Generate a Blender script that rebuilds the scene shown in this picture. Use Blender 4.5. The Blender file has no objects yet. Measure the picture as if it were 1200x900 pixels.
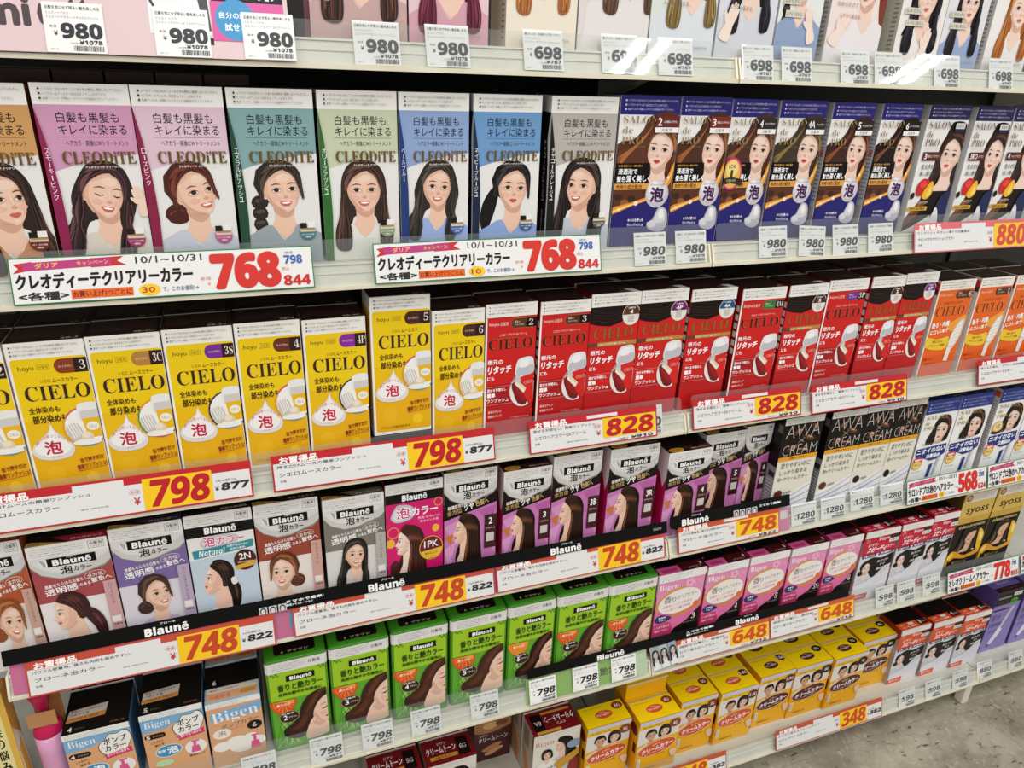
import bpy, bmesh, math, random
from mathutils import Matrix, Vector
from mathutils.geometry import tessellate_polygon
random.seed(7)
SC = bpy.context.scene
COL = SC.collection
MM = 0.001
K = 0.30                      # backward lean of the price rails (rise to run)
TILT = -math.atan(K)
# ------------------------------------------------------------------ materials
def lin(c):
    return c / 12.92 if c <= 0.04045 else ((c + 0.055) / 1.055) ** 2.4
def rgb(h):
    return tuple(lin(int(h[i:i + 2], 16) / 255) for i in (0, 2, 4)) + (1,)
_M = {}
def ink(h, rough=0.38, metal=0.0, name=None, spec=0.4):
    key = (h, rough, metal)
    if key in _M: return _M[key]
    m = bpy.data.materials.new(name or 'print_' + h.lower())
    m.use_nodes = True
    b = m.node_tree.nodes['Principled BSDF']
    b.inputs['Base Color'].default_value = rgb(h)
    b.inputs['Roughness'].default_value = rough
    b.inputs['Metallic'].default_value = metal
    b.inputs['Specular IOR Level'].default_value = spec if max(rgb(h)[:3]) > .02 else .2
    _M[key] = m
    return m
GOLD = 'gold'
def cmat(c):
    if c == 'gold': return ink('B08A3E', 0.3, 0.75)
    if c == 'dgold': return ink('8A6A3A', 0.3, 0.75)
    if c == 'lgold': return ink('C9B283', 0.3, 0.7)
    return ink(c)
def clear_plastic():
    m = bpy.data.materials.new('clear_plastic'); m.use_nodes = True
    nt = m.node_tree; nt.nodes.clear()
    out = nt.nodes.new('ShaderNodeOutputMaterial')
    mix = nt.nodes.new('ShaderNodeMixShader'); tr = nt.nodes.new('ShaderNodeBsdfTransparent')
    gl = nt.nodes.new('ShaderNodeBsdfGlossy'); df = nt.nodes.new('ShaderNodeBsdfDiffuse')
    fr = nt.nodes.new('ShaderNodeLayerWeight'); pw = nt.nodes.new('ShaderNodeMath'); ad = nt.nodes.new('ShaderNodeMath'); mix2 = nt.nodes.new('ShaderNodeMixShader')
    tr.inputs[0].default_value = (0.965, 0.975, 0.97, 1)
    gl.inputs['Roughness'].default_value = 0.045
    df.inputs['Color'].default_value = (0.8, 0.82, 0.82, 1)
    pw.operation = 'POWER'; pw.inputs[1].default_value = 4.5; ad.operation = 'MULTIPLY_ADD'; ad.inputs[1].default_value = 0.8; ad.inputs[2].default_value = 0.035
    nt.links.new(fr.outputs['Facing'], pw.inputs[0]); nt.links.new(pw.outputs[0], ad.inputs[0])
    mix2.inputs[0].default_value = 0.045
    nt.links.new(tr.outputs[0], mix2.inputs[1]); nt.links.new(df.outputs[0], mix2.inputs[2])
    nt.links.new(ad.outputs[0], mix.inputs[0]); nt.links.new(mix2.outputs[0], mix.inputs[1])
    nt.links.new(gl.outputs[0], mix.inputs[2]); nt.links.new(mix.outputs[0], out.inputs[0])
    return m
CLEAR = clear_plastic()
def noisy(name, h1, h2, scale, rough, stretch=(1, 1, 1), bump=0.0):
    m = bpy.data.materials.new(name); m.use_nodes = True
    nt = m.node_tree; b = nt.nodes['Principled BSDF']
    tc = nt.nodes.new('ShaderNodeTexCoord'); mp = nt.nodes.new('ShaderNodeMapping')
    nz = nt.nodes.new('ShaderNodeTexNoise'); cr = nt.nodes.new('ShaderNodeValToRGB')
    mp.inputs['Scale'].default_value = stretch
    nz.inputs['Scale'].default_value = scale; nz.inputs['Detail'].default_value = 5
    cr.color_ramp.elements[0].color = rgb(h1); cr.color_ramp.elements[1].color = rgb(h2)
    cr.color_ramp.elements[0].position = 0.35; cr.color_ramp.elements[1].position = 0.65
    nt.links.new(tc.outputs['Object'], mp.inputs[0]); nt.links.new(mp.outputs[0], nz.inputs['Vector'])
    nt.links.new(nz.outputs['Fac'], cr.inputs[0]); nt.links.new(cr.outputs[0], b.inputs['Base Color'])
    b.inputs['Roughness'].default_value = rough
    if bump:
        bp = nt.nodes.new('ShaderNodeBump'); bp.inputs['Strength'].default_value = bump
        bp.inputs['Distance'].default_value = 0.001
        nt.links.new(nz.outputs['Fac'], bp.inputs['Height']); nt.links.new(bp.outputs[0], b.inputs['Normal'])
    return m
RAIL = noisy('cream_painted_steel', 'D9D6C9', 'DFDCD0', 40, 0.35)
LIP = noisy('cream_lip_plastic', 'E2DAC0', 'E8E2CE', 30, 0.3)
BOARD = noisy('shelf_enamel', 'C6C2B4', 'CDCABE', 30, 0.4)
DARK = noisy('dark_back_panel', '16130F', '1E1A16', 20, 0.6)
# ------------------------------------------------------------------ object helpers
def link(name, me, parent=None):
    o = bpy.data.objects.new(name, me); COL.objects.link(o)
    if parent is not None: o.parent = parent
    return o
def tag(o, label, cat, group=None, kind=None):
    if label: o['label'] = label
    if cat: o['category'] = cat
    if group: o['group'] = group
    if kind: o['kind'] = kind
    return o
def mesh_from(name, verts, faces, mats, idx):
    me = bpy.data.meshes.new(name)
    me.from_pydata(verts, [], faces)
    for m in mats: me.materials.append(m)
    me.polygons.foreach_set('material_index', idx)
    me.update()
    return me
def bm_mesh(name, bm, mats):
    me = bpy.data.meshes.new(name); bmesh.ops.recalc_face_normals(bm, faces=bm.faces)
    bm.to_mesh(me); bm.free()
    for m in mats: me.materials.append(m)
    return me
def bevel_box(name, x0, y0, z0, x1, y1, z1, mats, bev=0.0, seg=1, byface=None):
    bm = bmesh.new()
    bmesh.ops.create_cube(bm, size=1)
    for v in bm.verts:
        v.co = Vector(((x0 + x1) / 2 + v.co.x * (x1 - x0), (y0 + y1) / 2 + v.co.y * (y1 - y0), (z0 + z1) / 2 + v.co.z * (z1 - z0))) * MM
    if bev: bmesh.ops.bevel(bm, geom=bm.edges[:], offset=bev * MM, segments=seg, affect='EDGES', profile=0.5)
    bm.normal_update()
    if byface:
        for f in bm.faces: f.material_index = byface(f.normal)
    return bm_mesh(name, bm, mats)
def extrude_profile(name, prof, x0, x1, mats, matfn=None):
    """prof: closed list of (y,z) mm; extruded along x."""
    n = len(prof)
    V = [(x0 * MM, y * MM, z * MM) for y, z in prof] + [(x1 * MM, y * MM, z * MM) for y, z in prof]
    F = []; I = []
    for i in range(n):
        j = (i + 1) % n
        F.append((i, j, n + j, n + i)); I.append(matfn(i) if matfn else 0)
    tri = tessellate_polygon([[Vector((y, z, 0)) for y, z in prof]])
    for t in tri:
        F.append(tuple(t)); I.append(0); F.append(tuple(n + q for q in reversed(t))); I.append(0)
    me = mesh_from(name, V, F, mats, I)
    bm = bmesh.new(); bm.from_mesh(me); bmesh.ops.recalc_face_normals(bm, faces=bm.faces); bm.to_mesh(me); bm.free()
    return me
def lathe(name, prof, mats, seg=28, matfn=None):
    """prof: (r,z) mm bottom to top."""
    V = []; F = []; I = []
    for r, z in prof:
        for k in range(seg):
            a = 2 * math.pi * k / seg; V.append((r * math.cos(a) * MM, r * math.sin(a) * MM, z * MM))
    for i in range(len(prof) - 1):
        for k in range(seg):
            q = (k + 1) % seg
            F.append((i * seg + k, i * seg + q, (i + 1) * seg + q, (i + 1) * seg + k)); I.append(matfn(i) if matfn else 0)
    F.append(tuple(reversed(range(seg)))); I.append(0)
    F.append(tuple(range((len(prof) - 1) * seg, len(prof) * seg))); I.append(matfn(len(prof) - 2) if matfn else 0)
    me = mesh_from(name, V, F, mats, I)
    for p in me.polygons: p.use_smooth = len(p.vertices) == 4
    return me
# ------------------------------------------------------------------ flat print artwork
_T = {}
_SB = {}
for i, ch in enumerate('ABCDEFGHIJKLMNOPQRSTUVWXYZ'):
    _SB['s' + ch] = chr(0x1D400 + i); _SB['b' + ch] = chr(0x1D5D4 + i); _SB['i' + ch] = chr(0x1D468 + i); _SB['o' + ch] = chr(0x1D63C + i)
for i, ch in enumerate('abcdefghijklmnopqrstuvwxyz'):
    _SB['s' + ch] = chr(0x1D41A + i); _SB['b' + ch] = chr(0x1D5EE + i); _SB['i' + ch] = chr(0x1D482 + i); _SB['o' + ch] = chr(0x1D656 + i)
for i, ch in enumerate('0123456789'):
    _SB['s' + ch] = chr(0x1D7CE + i); _SB['b' + ch] = chr(0x1D7EC + i)
def styl(s, st):               # st: s serif bold, b sans bold, i serif bold italic, o sans bold oblique
    return ''.join(_SB.get(st + c, _SB.get(('b' if st == 'o' else 's') + c, c)) for c in s)
def glyphs(s, off=0.0, res=2):
    key = (s, off, res)
    if key in _T: return _T[key]
    c = bpy.data.curves.new('lettering', 'FONT'); c.body = s; c.resolution_u = res; c.offset = off; c.size = 1
    o = bpy.data.objects.new('lettering', c)
    me = bpy.data.meshes.new_from_object(o)
    V = [(v.co.x, v.co.y) for v in me.vertices]; F = [tuple(p.vertices) for p in me.polygons]
    bpy.data.objects.remove(o); bpy.data.curves.remove(c); bpy.data.meshes.remove(me)
    if V:
        xs = [v[0] for v in V]; ys = [v[1] for v in V]; bb = (min(xs), min(ys), max(xs), max(ys))
    else: bb = (0, 0, 1, 1)
    _T[key] = (V, F, bb)
    return _T[key]
def mix(h1, h2, t):
    return ''.join('%02X' % round(int(h1[i:i + 2], 16) * (1 - t) + int(h2[i:i + 2], 16) * t) for i in (0, 2, 4))
def spl(pts, n=4):
    out = []; m = len(pts)
    for i in range(m):
        p0, p1, p2, p3 = pts[i - 1], pts[i], pts[(i + 1) % m], pts[(i + 2) % m]
        for k in range(n):
            t = k / n; t2 = t * t; t3 = t2 * t
            out.append(tuple(0.5 * (2 * p1[d] + (p2[d] - p0[d]) * t + (2 * p0[d] - 5 * p1[d] + 4 * p2[d] - p3[d]) * t2 + (3 * p1[d] - p0[d] - 3 * p2[d] + p3[d]) * t3) for d in (0, 1)))
    return out
def clip_poly(P, W, H, x0=0, y0=0):
    for ax, lim, sg in ((0, x0, 1), (0, W, -1), (1, y0, 1), (1, H, -1)):
        Q = []
        for i in range(len(P)):
            a, b = P[i - 1], P[i]
            ia = (a[ax] - lim) * sg >= -1e-9; ib = (b[ax] - lim) * sg >= -1e-9
            if ia != ib:
                t = (lim - a[ax]) / (b[ax] - a[ax]); Q.append((a[0] + t * (b[0] - a[0]), a[1] + t * (b[1] - a[1])))
            if ib: Q.append(b)
        P = Q
        if not P: return []
    return P
class Art:
    """Printed artwork on one flat face, mm, origin top left, v downwards."""
    STEP = 0.02
    def __init__(s, W, H, part='front_print'):
        s.W, s.H = W, H; s.parts = {}; s.cur = part; s.lv = 0; s.clip = (0, 0, W, H)
    def to(s, part): s.cur = part; return s
    inc = 1.0
    def _add(s, col, V, F):
        s.lv += s.inc; s.inc = 1.0
        s.parts.setdefault(s.cur, []).append((col, V, F, s.lv))
    def tris(s, col, V, F, sub=0.0):
        s.inc = sub or 1.0
        x0, y0, W, H = s.clip
        if all(x0 <= v[0] <= W and y0 <= v[1] <= H for v in V): s._add(col, V, F); return
        NV = []; NF = []
        for f in F:
            P = clip_poly([V[i] for i in f], W, H, x0, y0)
            if len(P) >= 3:
                b = len(NV); NV += P; NF.append(tuple(range(b, b + len(P))))
        if NF: s._add(col, NV, NF)
    def poly(s, col, pts, smooth=0):
        if smooth: pts = spl(pts, smooth)
        s.tris(col, [tuple(p) for p in pts], [tuple(t) for t in tessellate_polygon([[Vector((p[0], p[1], 0)) for p in pts]])])
    def rect(s, col, x0, y0, x1, y1, r=0):
        if r <= 0: s.tris(col, [(x0, y0), (x1, y0), (x1, y1), (x0, y1)], [(0, 1, 2, 3)]); return
        P = []
        for cx, cy, a in ((x1 - r, y0 + r, -90), (x1 - r, y1 - r, 0), (x0 + r, y1 - r, 90), (x0 + r, y0 + r, 180)):
            for k in range(5):
                t = math.radians(a + k * 22.5); P.append((cx + r * math.cos(t), cy + r * math.sin(t)))
        s.tris(col, P, [tuple(range(len(P)))])
    def ell(s, col, cx, cy, rx, ry, rot=0, n=20, a0=0, a1=360):
        c, q = math.cos(math.radians(rot)), math.sin(math.radians(rot)); P = []
        full = a1 - a0 >= 360
        for k in range(n if full else n + 1):
            t = math.radians(a0 + (a1 - a0) * k / n); x, y = rx * math.cos(t), ry * math.sin(t)
            P.append((cx + x * c - y * q, cy + x * q + y * c))
        s.tris(col, P, [tuple(range(len(P)))])
    def ring(s, col, cx, cy, rx, ry, w, n=24, a0=0, a1=360, rot=0):
        V = []; F = []
        c, q = math.cos(math.radians(rot)), math.sin(math.radians(rot))
        for k in range(n + 1):
            t = math.radians(a0 + (a1 - a0) * k / n)
            for d in (0, w):
                x, y = (rx - d) * math.cos(t), (ry - d) * math.sin(t); V.append((cx + x * c - y * q, cy + x * q + y * c))
        for k in range(n): F.append((2 * k, 2 * k + 1, 2 * k + 3, 2 * k + 2))
        s.tris(col, V, F)
    def line(s, col, pts, w):
        V = []; F = []
        for i, p in enumerate(pts):
            a = pts[max(i - 1, 0)]; b = pts[min(i + 1, len(pts) - 1)]
            dx, dy = b[0] - a[0], b[1] - a[1]; L = math.hypot(dx, dy) or 1
            nx, ny = -dy / L * w / 2, dx / L * w / 2
            V += [(p[0] + nx, p[1] + ny), (p[0] - nx, p[1] - ny)]
        for i in range(len(pts) - 1): F.append((2 * i, 2 * i + 1, 2 * i + 3, 2 * i + 2))
        s.tris(col, V, F)
    def text(s, col, t, x0, y0, x1, y1, off=0.0, rot=0, sk=0.0, st=None, res=2, vert=False, path=None):
        if st: t = styl(t, st)
        if vert:
            n = len(t); h = (y1 - y0) / n
            for i, ch in enumerate(t):
                if ch != ' ':
                    if ch == 'ー': s.rect(col, (x0 + x1) / 2 - .06 * h, y0 + i * h + .1 * h, (x0 + x1) / 2 + .06 * h, y0 + i * h + .85 * h)
                    else: s.text(col, ch, x0, y0 + i * h, x1, y0 + i * h + .86 * h, off)
            return
        fat = 0
        if off > 0: fat, off = off, 0.0
        V, F, (a, b, c, d) = glyphs(t, off, res)
        if not V: return
        sx = (x1 - x0) / max(c - a, 1e-6); sy = (y1 - y0) / max(d - b, 1e-6)
        cx, cy = (x0 + x1) / 2, (y0 + y1) / 2; cr, sr = math.cos(math.radians(-rot)), math.sin(math.radians(-rot))
        f = fat * min(sx, sy) * .8
        if f * 2 < .05: sh = ((0, 0),)
        elif f < .22: sh = ((-f, 0), (f, 0), (0, f), (0, -f))
        else: sh = ((0, 0),) + tuple((f * math.cos(k * math.pi / 4), f * math.sin(k * math.pi / 4)) for k in range(8))
        if fat:
            sx *= max(.5, 1 - 2 * f / max(x1 - x0, 1e-6)); sy *= max(.5, 1 - 2 * f / max(y1 - y0, 1e-6))
        for q_, (du, dv) in enumerate(sh):
            N = []
            for x, y in V:
                u = x0 + f + du + (x - a) * sx; v = y1 - f + dv - (y - b) * sy
                u += (y1 - v) * sk
                if path: v += path((u - x0) / (x1 - x0))
                if rot: u, v = cx + (u - cx) * cr - (v - cy) * sr, cy + (u - cx) * sr + (v - cy) * cr
                N.append((u, v))
            s.tris(col, N, F, .2 if q_ else 0.0)
    def outlined(s, col, ocol, t, x0, y0, x1, y1, off=0.02, o2=0.075, **k):
        s.text(ocol, t, x0 - .5, y0 - .5, x1 + .5, y1 + .5, o2, **k); s.text(col, t, x0, y0, x1, y1, off, **k)
    def build(s, mapf, parent):
        res = []
        for part, items in s.parts.items():
            V = []; F = []; I = []; mats = []; mi = {}
            for col, vs, fs, lv in items:
                if col not in mi: mi[col] = len(mats); mats.append(cmat(col))
                b = len(V); V += [mapf(u, v, 0.06 + lv * s.STEP) for u, v in vs]
                for f in fs: F.append(tuple(b + i for i in f)); I.append(mi[col])
            part = part.split('#')[0]; res.append(link(part, mesh_from(part, V, F, mats, I), parent))
        return res
def front_map(H): return lambda u, v, d: (u * MM, -d * MM, (H - v) * MM)
def top_map(W, H, D): return lambda u, v, d: (u * MM, (D - v) * MM, (H + d) * MM)
def left_map(H, D): return lambda u, v, d: (-d * MM, (D - u) * MM, (H - v) * MM)
WARN = ('ヘアカラーでかぶれたことのある方は絶対に使用しないでください。', 'ヘアカラーはアレルギー反応をおこすことがあります。', '皮膚アレルギー試験(パッチテスト)を毎回必ず行ってください。')
def warn3(A, x0, y0, x1, y1, col='2A2A2A', rel=(1, .78, .92)):
    h = (y1 - y0) / 3
    for i, t in enumerate(WARN):
        yy = y0 + i * h
        A.ell(col, x0 + .6 * h * .5, yy + h * .36, h * .24, h * .24, n=8)
        A.text(col, t, x0 + h * .8, yy + h * .08, x0 + h * .8 + (x1 - x0 - h * .8) * rel[i], yy + h * .66, res=1)
def warnblock(A, x0, y0, x1, y1, n=4, col='5A5A5A'):
    h = (y1 - y0) / n
    for i in range(n):
        A.text(col, WARN[i % 3], x0, y0 + i * h + .1 * h, x1 - (i == n - 1) * (x1 - x0) * .25, y0 + i * h + .75 * h, 0.01, res=1)
def fine(A, col, t, x0, y0, x1, y1): A.text(col, t, x0, y0, x1, y1, res=1)
# ------------------------------------------------------------------ printed portraits
FACE = [(0, -1.0), (.5, -.86), (.74, -.35), (.74, .1), (.62, .5), (.36, .86), (.1, 1.02), (-.1, 1.02), (-.36, .86), (-.62, .5), (-.74, .1), (-.74, -.35), (-.5, -.86)]
def head(A, cx, cy, s, turn=0.0, tilt=0.0, hair='long', hc='2E211C', hh='5A4036', skin='F2D3C0', lip='C25A55', top='E3DED8', smile=True, sh=True, eyes=True, neck=True, blink=False, body=4.6):
    skd = {'F2D3C0': 'EFC6AE', 'F5DCCB': 'F2CDB8', 'F6DCCB': 'F3D2C0', 'EBC7AE': 'DDB094', 'F5E1D4': 'F2D3C2', 'E2B596': 'D8A682', 'D8CCC4': 'C8BAB2'}
    skin = skd.get(skin, skin)
    fl = -1 if turn < 0 else 1; t = abs(turn); ct, st = math.cos(math.radians(tilt)), math.sin(math.radians(tilt))
    shd = mix(skin, '9A5A42', .32); sh2 = mix(skin, '9A5A42', .15); lit = mix(skin, 'FFFFFF', .2); mid = mix(hc, hh, .45); dk = mix(hc, '000000', .4)
    def T(p): x, y = p; return (cx + fl * s * (x * ct - y * st), cy + s * (x * st + y * ct))
    def B(p): return (cx + fl * s * p[0], cy + s * p[1])
    def P(col, pts, f=T, sm=4): A.poly(col, [f(p) for p in pts], sm)
    def E(col, x, y, rx, ry): P(col, [(x + rx * math.cos(k * math.pi / 5), y + ry * math.sin(k * math.pi / 5)) for k in range(10)], T, 0)
    def strands(paths, n, col):
        rnd = random.Random(int(cx * 7 + s))
        for (a, b) in paths:
            for k in range(n):
                t_ = (k + .5 + rnd.uniform(-.3, .3)) / n
                pl = [T((p[0] + (q[0] - p[0]) * t_, p[1] + (q[1] - p[1]) * t_)) for p, q in zip(a, b)]
                A.line(col[k % len(col)], [pl[0]] + spl(pl, 3)[:3 * (len(pl) - 1)] + [pl[-1]], s * .028)
    # hair behind
    if hair in ('long', 'wavy'):
        w = .16 if hair == 'wavy' else 0
        P(hc, [(-.95, -.6), (-.6, -1.2), (0, -1.38), (.6, -1.2), (.95, -.6), (1.04 + w, .3), (1.08, 1.2), (1.2 + w, 1.9), (1.15, 2.7), (.6, 2.75), (.5, 1.3), (-.5, 1.3), (-.7, 2.8), (-1.25, 2.7), (-1.3 - w, 1.9), (-1.08, 1.2), (-1.04 - w, .3)])
    elif hair == 'bob':
        P(hc, [(-.95, -.6), (-.6, -1.2), (0, -1.38), (.6, -1.2), (.98, -.6), (1.08, .3), (1.0, .95), (.5, 1.15), (-.5, 1.15), (-1.0, .95), (-1.08, .3)])
    elif hair in ('up', 'tail', 'braid'):
        E(hc, -.14, -.32, 1.0, 1.05)
        if hair == 'up': E(hc, -.95, .72, .52, .46); E(hh, -1.0, .66, .3, .12); E(hc, -.98, .76, .3, .18)
        if hair == 'tail': P(hc, [(-.7, -.1), (-1.1, .1), (-1.5, .9), (-1.55, 1.8), (-1.25, 2.5), (-1.0, 1.8), (-.8, 1.0)])
        if hair == 'braid':
            for k in range(5): E(hc, -1.0 - .05 * k, .5 + .5 * k, .36 - .03 * k, .33); E(hh, -1.0 - .05 * k, .42 + .5 * k, .2, .09)
    elif hair == 'short':
        P(hc, [(-.84, .1), (-.92, -.5), (-.6, -1.15), (0, -1.32), (.6, -1.15), (.92, -.5), (.82, .1)])
    # neck and clothes
    if neck:
        P(skin, [(-.36, .4), (.4, .4), (.42, 1.3), (.62, 1.75), (1.2, 2.05), (-1.2, 2.05), (-.62, 1.75), (-.38, 1.3)], B, 3)
        P(shd, [(-.36, .6), (.4, .6), (.4, 1.1), (.05, 1.32), (-.36, 1.05)], B, 3)
    if sh:
        P(top, [(-.55, 1.62), (-.05, 2.35), (.55, 1.62), (1.3, 1.95), (1.95, 2.4), (2.2, 3.4), (2.3, body), (-2.3, body), (-2.2, 3.4), (-1.95, 2.4), (-1.3, 1.95)], B, 3)
        P(skin, [(-.5, 1.6), (0, 2.3), (.5, 1.6), (.2, 1.4), (-.2, 1.4)], B, 2)
    # ear + face
    if t > .25: E(skin, -.76 + .1 * t, .12, .16, .27); E(shd, -.76 + .1 * t, .14, .08, .16)
    fx0 = .3 * t; F = []
    for x, y in FACE:
        xx = x * (1 - .16 * t) if x > 0 else x * (1 + .02 * t)
        F.append((xx + .2 * t * max(0, y) ** 1.2, y))
    P(skin, F)
    P(sh2, [(-.73, -.5), (-.74, .1), (-.62, .5), (-.36, .86), (-.1 + fx0, 1.0), (-.3, .72), (-.5, .4), (-.58, 0), (-.56, -.5)], T, 3)
    P(sh2, [(.73 - .12 * t, -.5), (.74 - .12 * t, .1), (.66 - .1 * t, .46), (.46, .8), (.54, .4), (.62 - .1 * t, 0), (.6, -.5)], T, 3)
    P(lit, [(-.3 + fx0 * 1.4, -.62), (0 + fx0 * 1.4, -.7), (.3 + fx0, -.6), (.2 + fx0, -.36), (-.2 + fx0, -.36)], T, 3)
    P(lit, [(-.42 + fx0 * 1.4, .2), (-.24 + fx0 * 1.4, .16), (-.2 + fx0, .32), (-.38 + fx0, .38)], T, 3); P(lit, [(-.12 + fx0 * 1.2, .82), (.1 + fx0 * 1.2, .82), (.06 + fx0, .94), (-.08 + fx0, .94)], T, 3)
    P(sh2, [(-.72, -.42), (-.4, -.66), (.1, -.86), (.5, -.74), (.7, -.4), (.44, -.62), (.1, -.72), (-.36, -.5)], T, 3)
    fx = .3 * t
    P(shd, [(-.66, .2), (-.5, .62), (-.2, .93), (.02 + fx * .5, 1.0), (-.2, .82), (-.48, .5)], T, 3)
    bl = mix(skin, 'E08A80', .22); E(bl, -.4 + fx, .36, .2, .12); E(bl, .38 + fx * .8, .36, .15, .11)
    if eyes:
        for sx, w in ((-1, .19), (1, .19 * (1 - .35 * t))):
            ex = sx * .34 * (1 - (.18 * t if sx > 0 else 0)) + fx
            P(mix(hc, skin, .3), [(ex - w * 1.2, -.2), (ex, -.3), (ex + w * 1.25, -.22), (ex, -.24)], T, 2)
            if blink: P('33241E', [(ex - w, .02), (ex, .12), (ex + w, .04), (ex, .06)], T, 3)
            else:
                P(sh2, [(ex - w * 1.3, .04), (ex, -.15), (ex + w * 1.3, .02), (ex, .16)], T, 3)
                P('F1E9E4', [(ex - w, .03), (ex, -.06), (ex + w, .03), (ex, .09)], T, 3)
                E('2E201B', ex + .03 * t, .015, w * .58, .085)
                P('2A1D19', [(ex - w * 1.1, .04), (ex, -.1), (ex + w * 1.15, .0), (ex, -.04)], T, 3)
    P(shd, [(fx * 1.25 - .1, .34), (fx * 1.35, .4), (fx * 1.25 + .12, .33), (fx * 1.3, .29)], T, 2)
    P(lit, [(fx * 1.1 - .03, -.15), (fx * 1.1 + .04, -.15), (fx * 1.3 + .05, .25), (fx * 1.3 - .03, .25)], T, 0)
    mx = fx * 1.1
    if smile:
        P(lip, [(mx - .27, .56), (mx - .1, .55), (mx + .0, .57), (mx + .1, .55), (mx + .25 - .05 * t, .56), (mx + .12, .74), (mx - .12, .74)], T, 3)
        P('FFFFFF', [(mx - .19, .585), (mx + .19 - .05 * t, .585), (mx + .1, .65), (mx - .1, .65)], T, 2)
    else:
        P(lip, [(mx - .2, .62), (mx - .06, .55), (mx, .57), (mx + .06, .55), (mx + .19, .61), (mx, .74)], T, 3)
    # hair in front
    if hair in ('long', 'wavy', 'tail', 'up', 'braid'):
        P(hc, [(.2, -1.24), (-.35, -1.22), (-.86, -.78), (-.99, -.1), (-.96, .6), (-.82, .5), (-.77, -.05), (-.55, -.5), (-.1, -.82), (.2, -.92)])
        P(hc, [(.1, -1.24), (.5, -1.16), (.82, -.72), (.9 - .1 * t, 0), (.86 - .12 * t, .55), (.78 - .12 * t, .2), (.7 - .08 * t, -.25), (.48, -.66), (.15, -.9)])
    if hair in ('long', 'wavy', 'tail', 'up', 'braid', 'bob'):
        LL = ([(.15, -1.22), (-.4, -1.18), (-.84, -.7), (-.96, -.1), (-.92, .5)], [(.15, -.96), (-.1, -.84), (-.5, -.52), (-.74, -.1), (-.8, .4)])
        RR = ([(.15, -1.22), (.5, -1.12), (.8, -.68), (.9 - .1 * t, 0), (.84 - .12 * t, .5)], [(.15, -.96), (.3, -.84), (.54, -.56), (.7 - .1 * t, -.15), (.78 - .12 * t, .3)])
        strands([LL, RR], 7, (mid, dk, hh))
    if hair in ('long', 'wavy'):
        P(hc, [(-.8, .1), (-1.02, .2), (-1.15, 1.2), (-1.36, 2.0), (-1.3, 2.8), (-.7, 2.85), (-.62, 1.9), (-.8, 1.1)])
        P(hc, [(.78, .2), (.98, .2), (1.08, 1.2), (1.28, 2.0), (1.2, 2.7), (.72, 2.75), (.66, 1.9), (.74, 1.1)])
        for q in ((-.98, -1.02), (1.0, .92)):
            P(hh, [(q[0], .5), (q[0] * 1.04, .6), (q[1] * 1.2, 1.9), (q[1] * 1.24, 2.5), (q[1] * 1.08, 2.0), (q[0] * .96, 1.2)], T, 3)
    if hair in ('long', 'wavy'):
        v = .1 if hair == 'wavy' else 0
        strands([([(-1.0, .2), (-1.1 - v, .9), (-1.16 + v, 1.5), (-1.34 - v, 2.1), (-1.26, 2.75)], [(-.8, .2), (-.8 + v, .9), (-.7 - v, 1.5), (-.64 + v, 2.1), (-.74, 2.8)]), ([(.8, .2), (.76 - v, .9), (.68 + v, 1.5), (.68 - v, 2.1), (.74, 2.7)], [(.98, .2), (1.06 + v, .9), (1.14 - v, 1.5), (1.26 + v, 2.1), (1.18, 2.6)])], 6, (mid, dk, hh))
    if hair == 'bob':
        P(hc, [(.25, -1.22), (-.4, -1.2), (-.9, -.7), (-1.02, .2), (-.85, .85), (-.74, .3), (-.66, -.3), (-.2, -.6), (.3, -.72)])
        P(hc, [(.1, -1.22), (.6, -1.1), (.92, -.5), (.98, .3), (.84, .9), (.72, .3), (.62, -.35), (.3, -.7)])
    if hair == 'short':
        P(hc, [(-.82, .0), (-.9, -.6), (-.5, -1.18), (.1, -1.3), (.7, -1.05), (.84, -.3), (.7, -.45), (.45, -.72), (-.1, -.66), (-.5, -.75), (-.7, -.4)])
    if hair != 'short':
        P(hh, [(-.75, -.75), (-.45, -1.08), (.0, -1.18), (.45, -1.05), (.1, -1.04), (-.4, -.92)], T, 3)
        P(hh, [(-.88, -.3), (-.72, -.66), (-.4, -.88), (-.62, -.55), (-.8, .05)], T, 3)
PROF = [(-.25, -.95), (.2, -.95), (.5, -.72), (.62, -.38), (.6, -.08), (.7, .1), (.86, .34), (.8, .42), (.66, .46), (.74, .56), (.68, .63), (.72, .72), (.6, .8), (.66, .96), (.5, 1.12), (.1, 1.0), (-.3, .6), (-.4, 0)]
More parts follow.
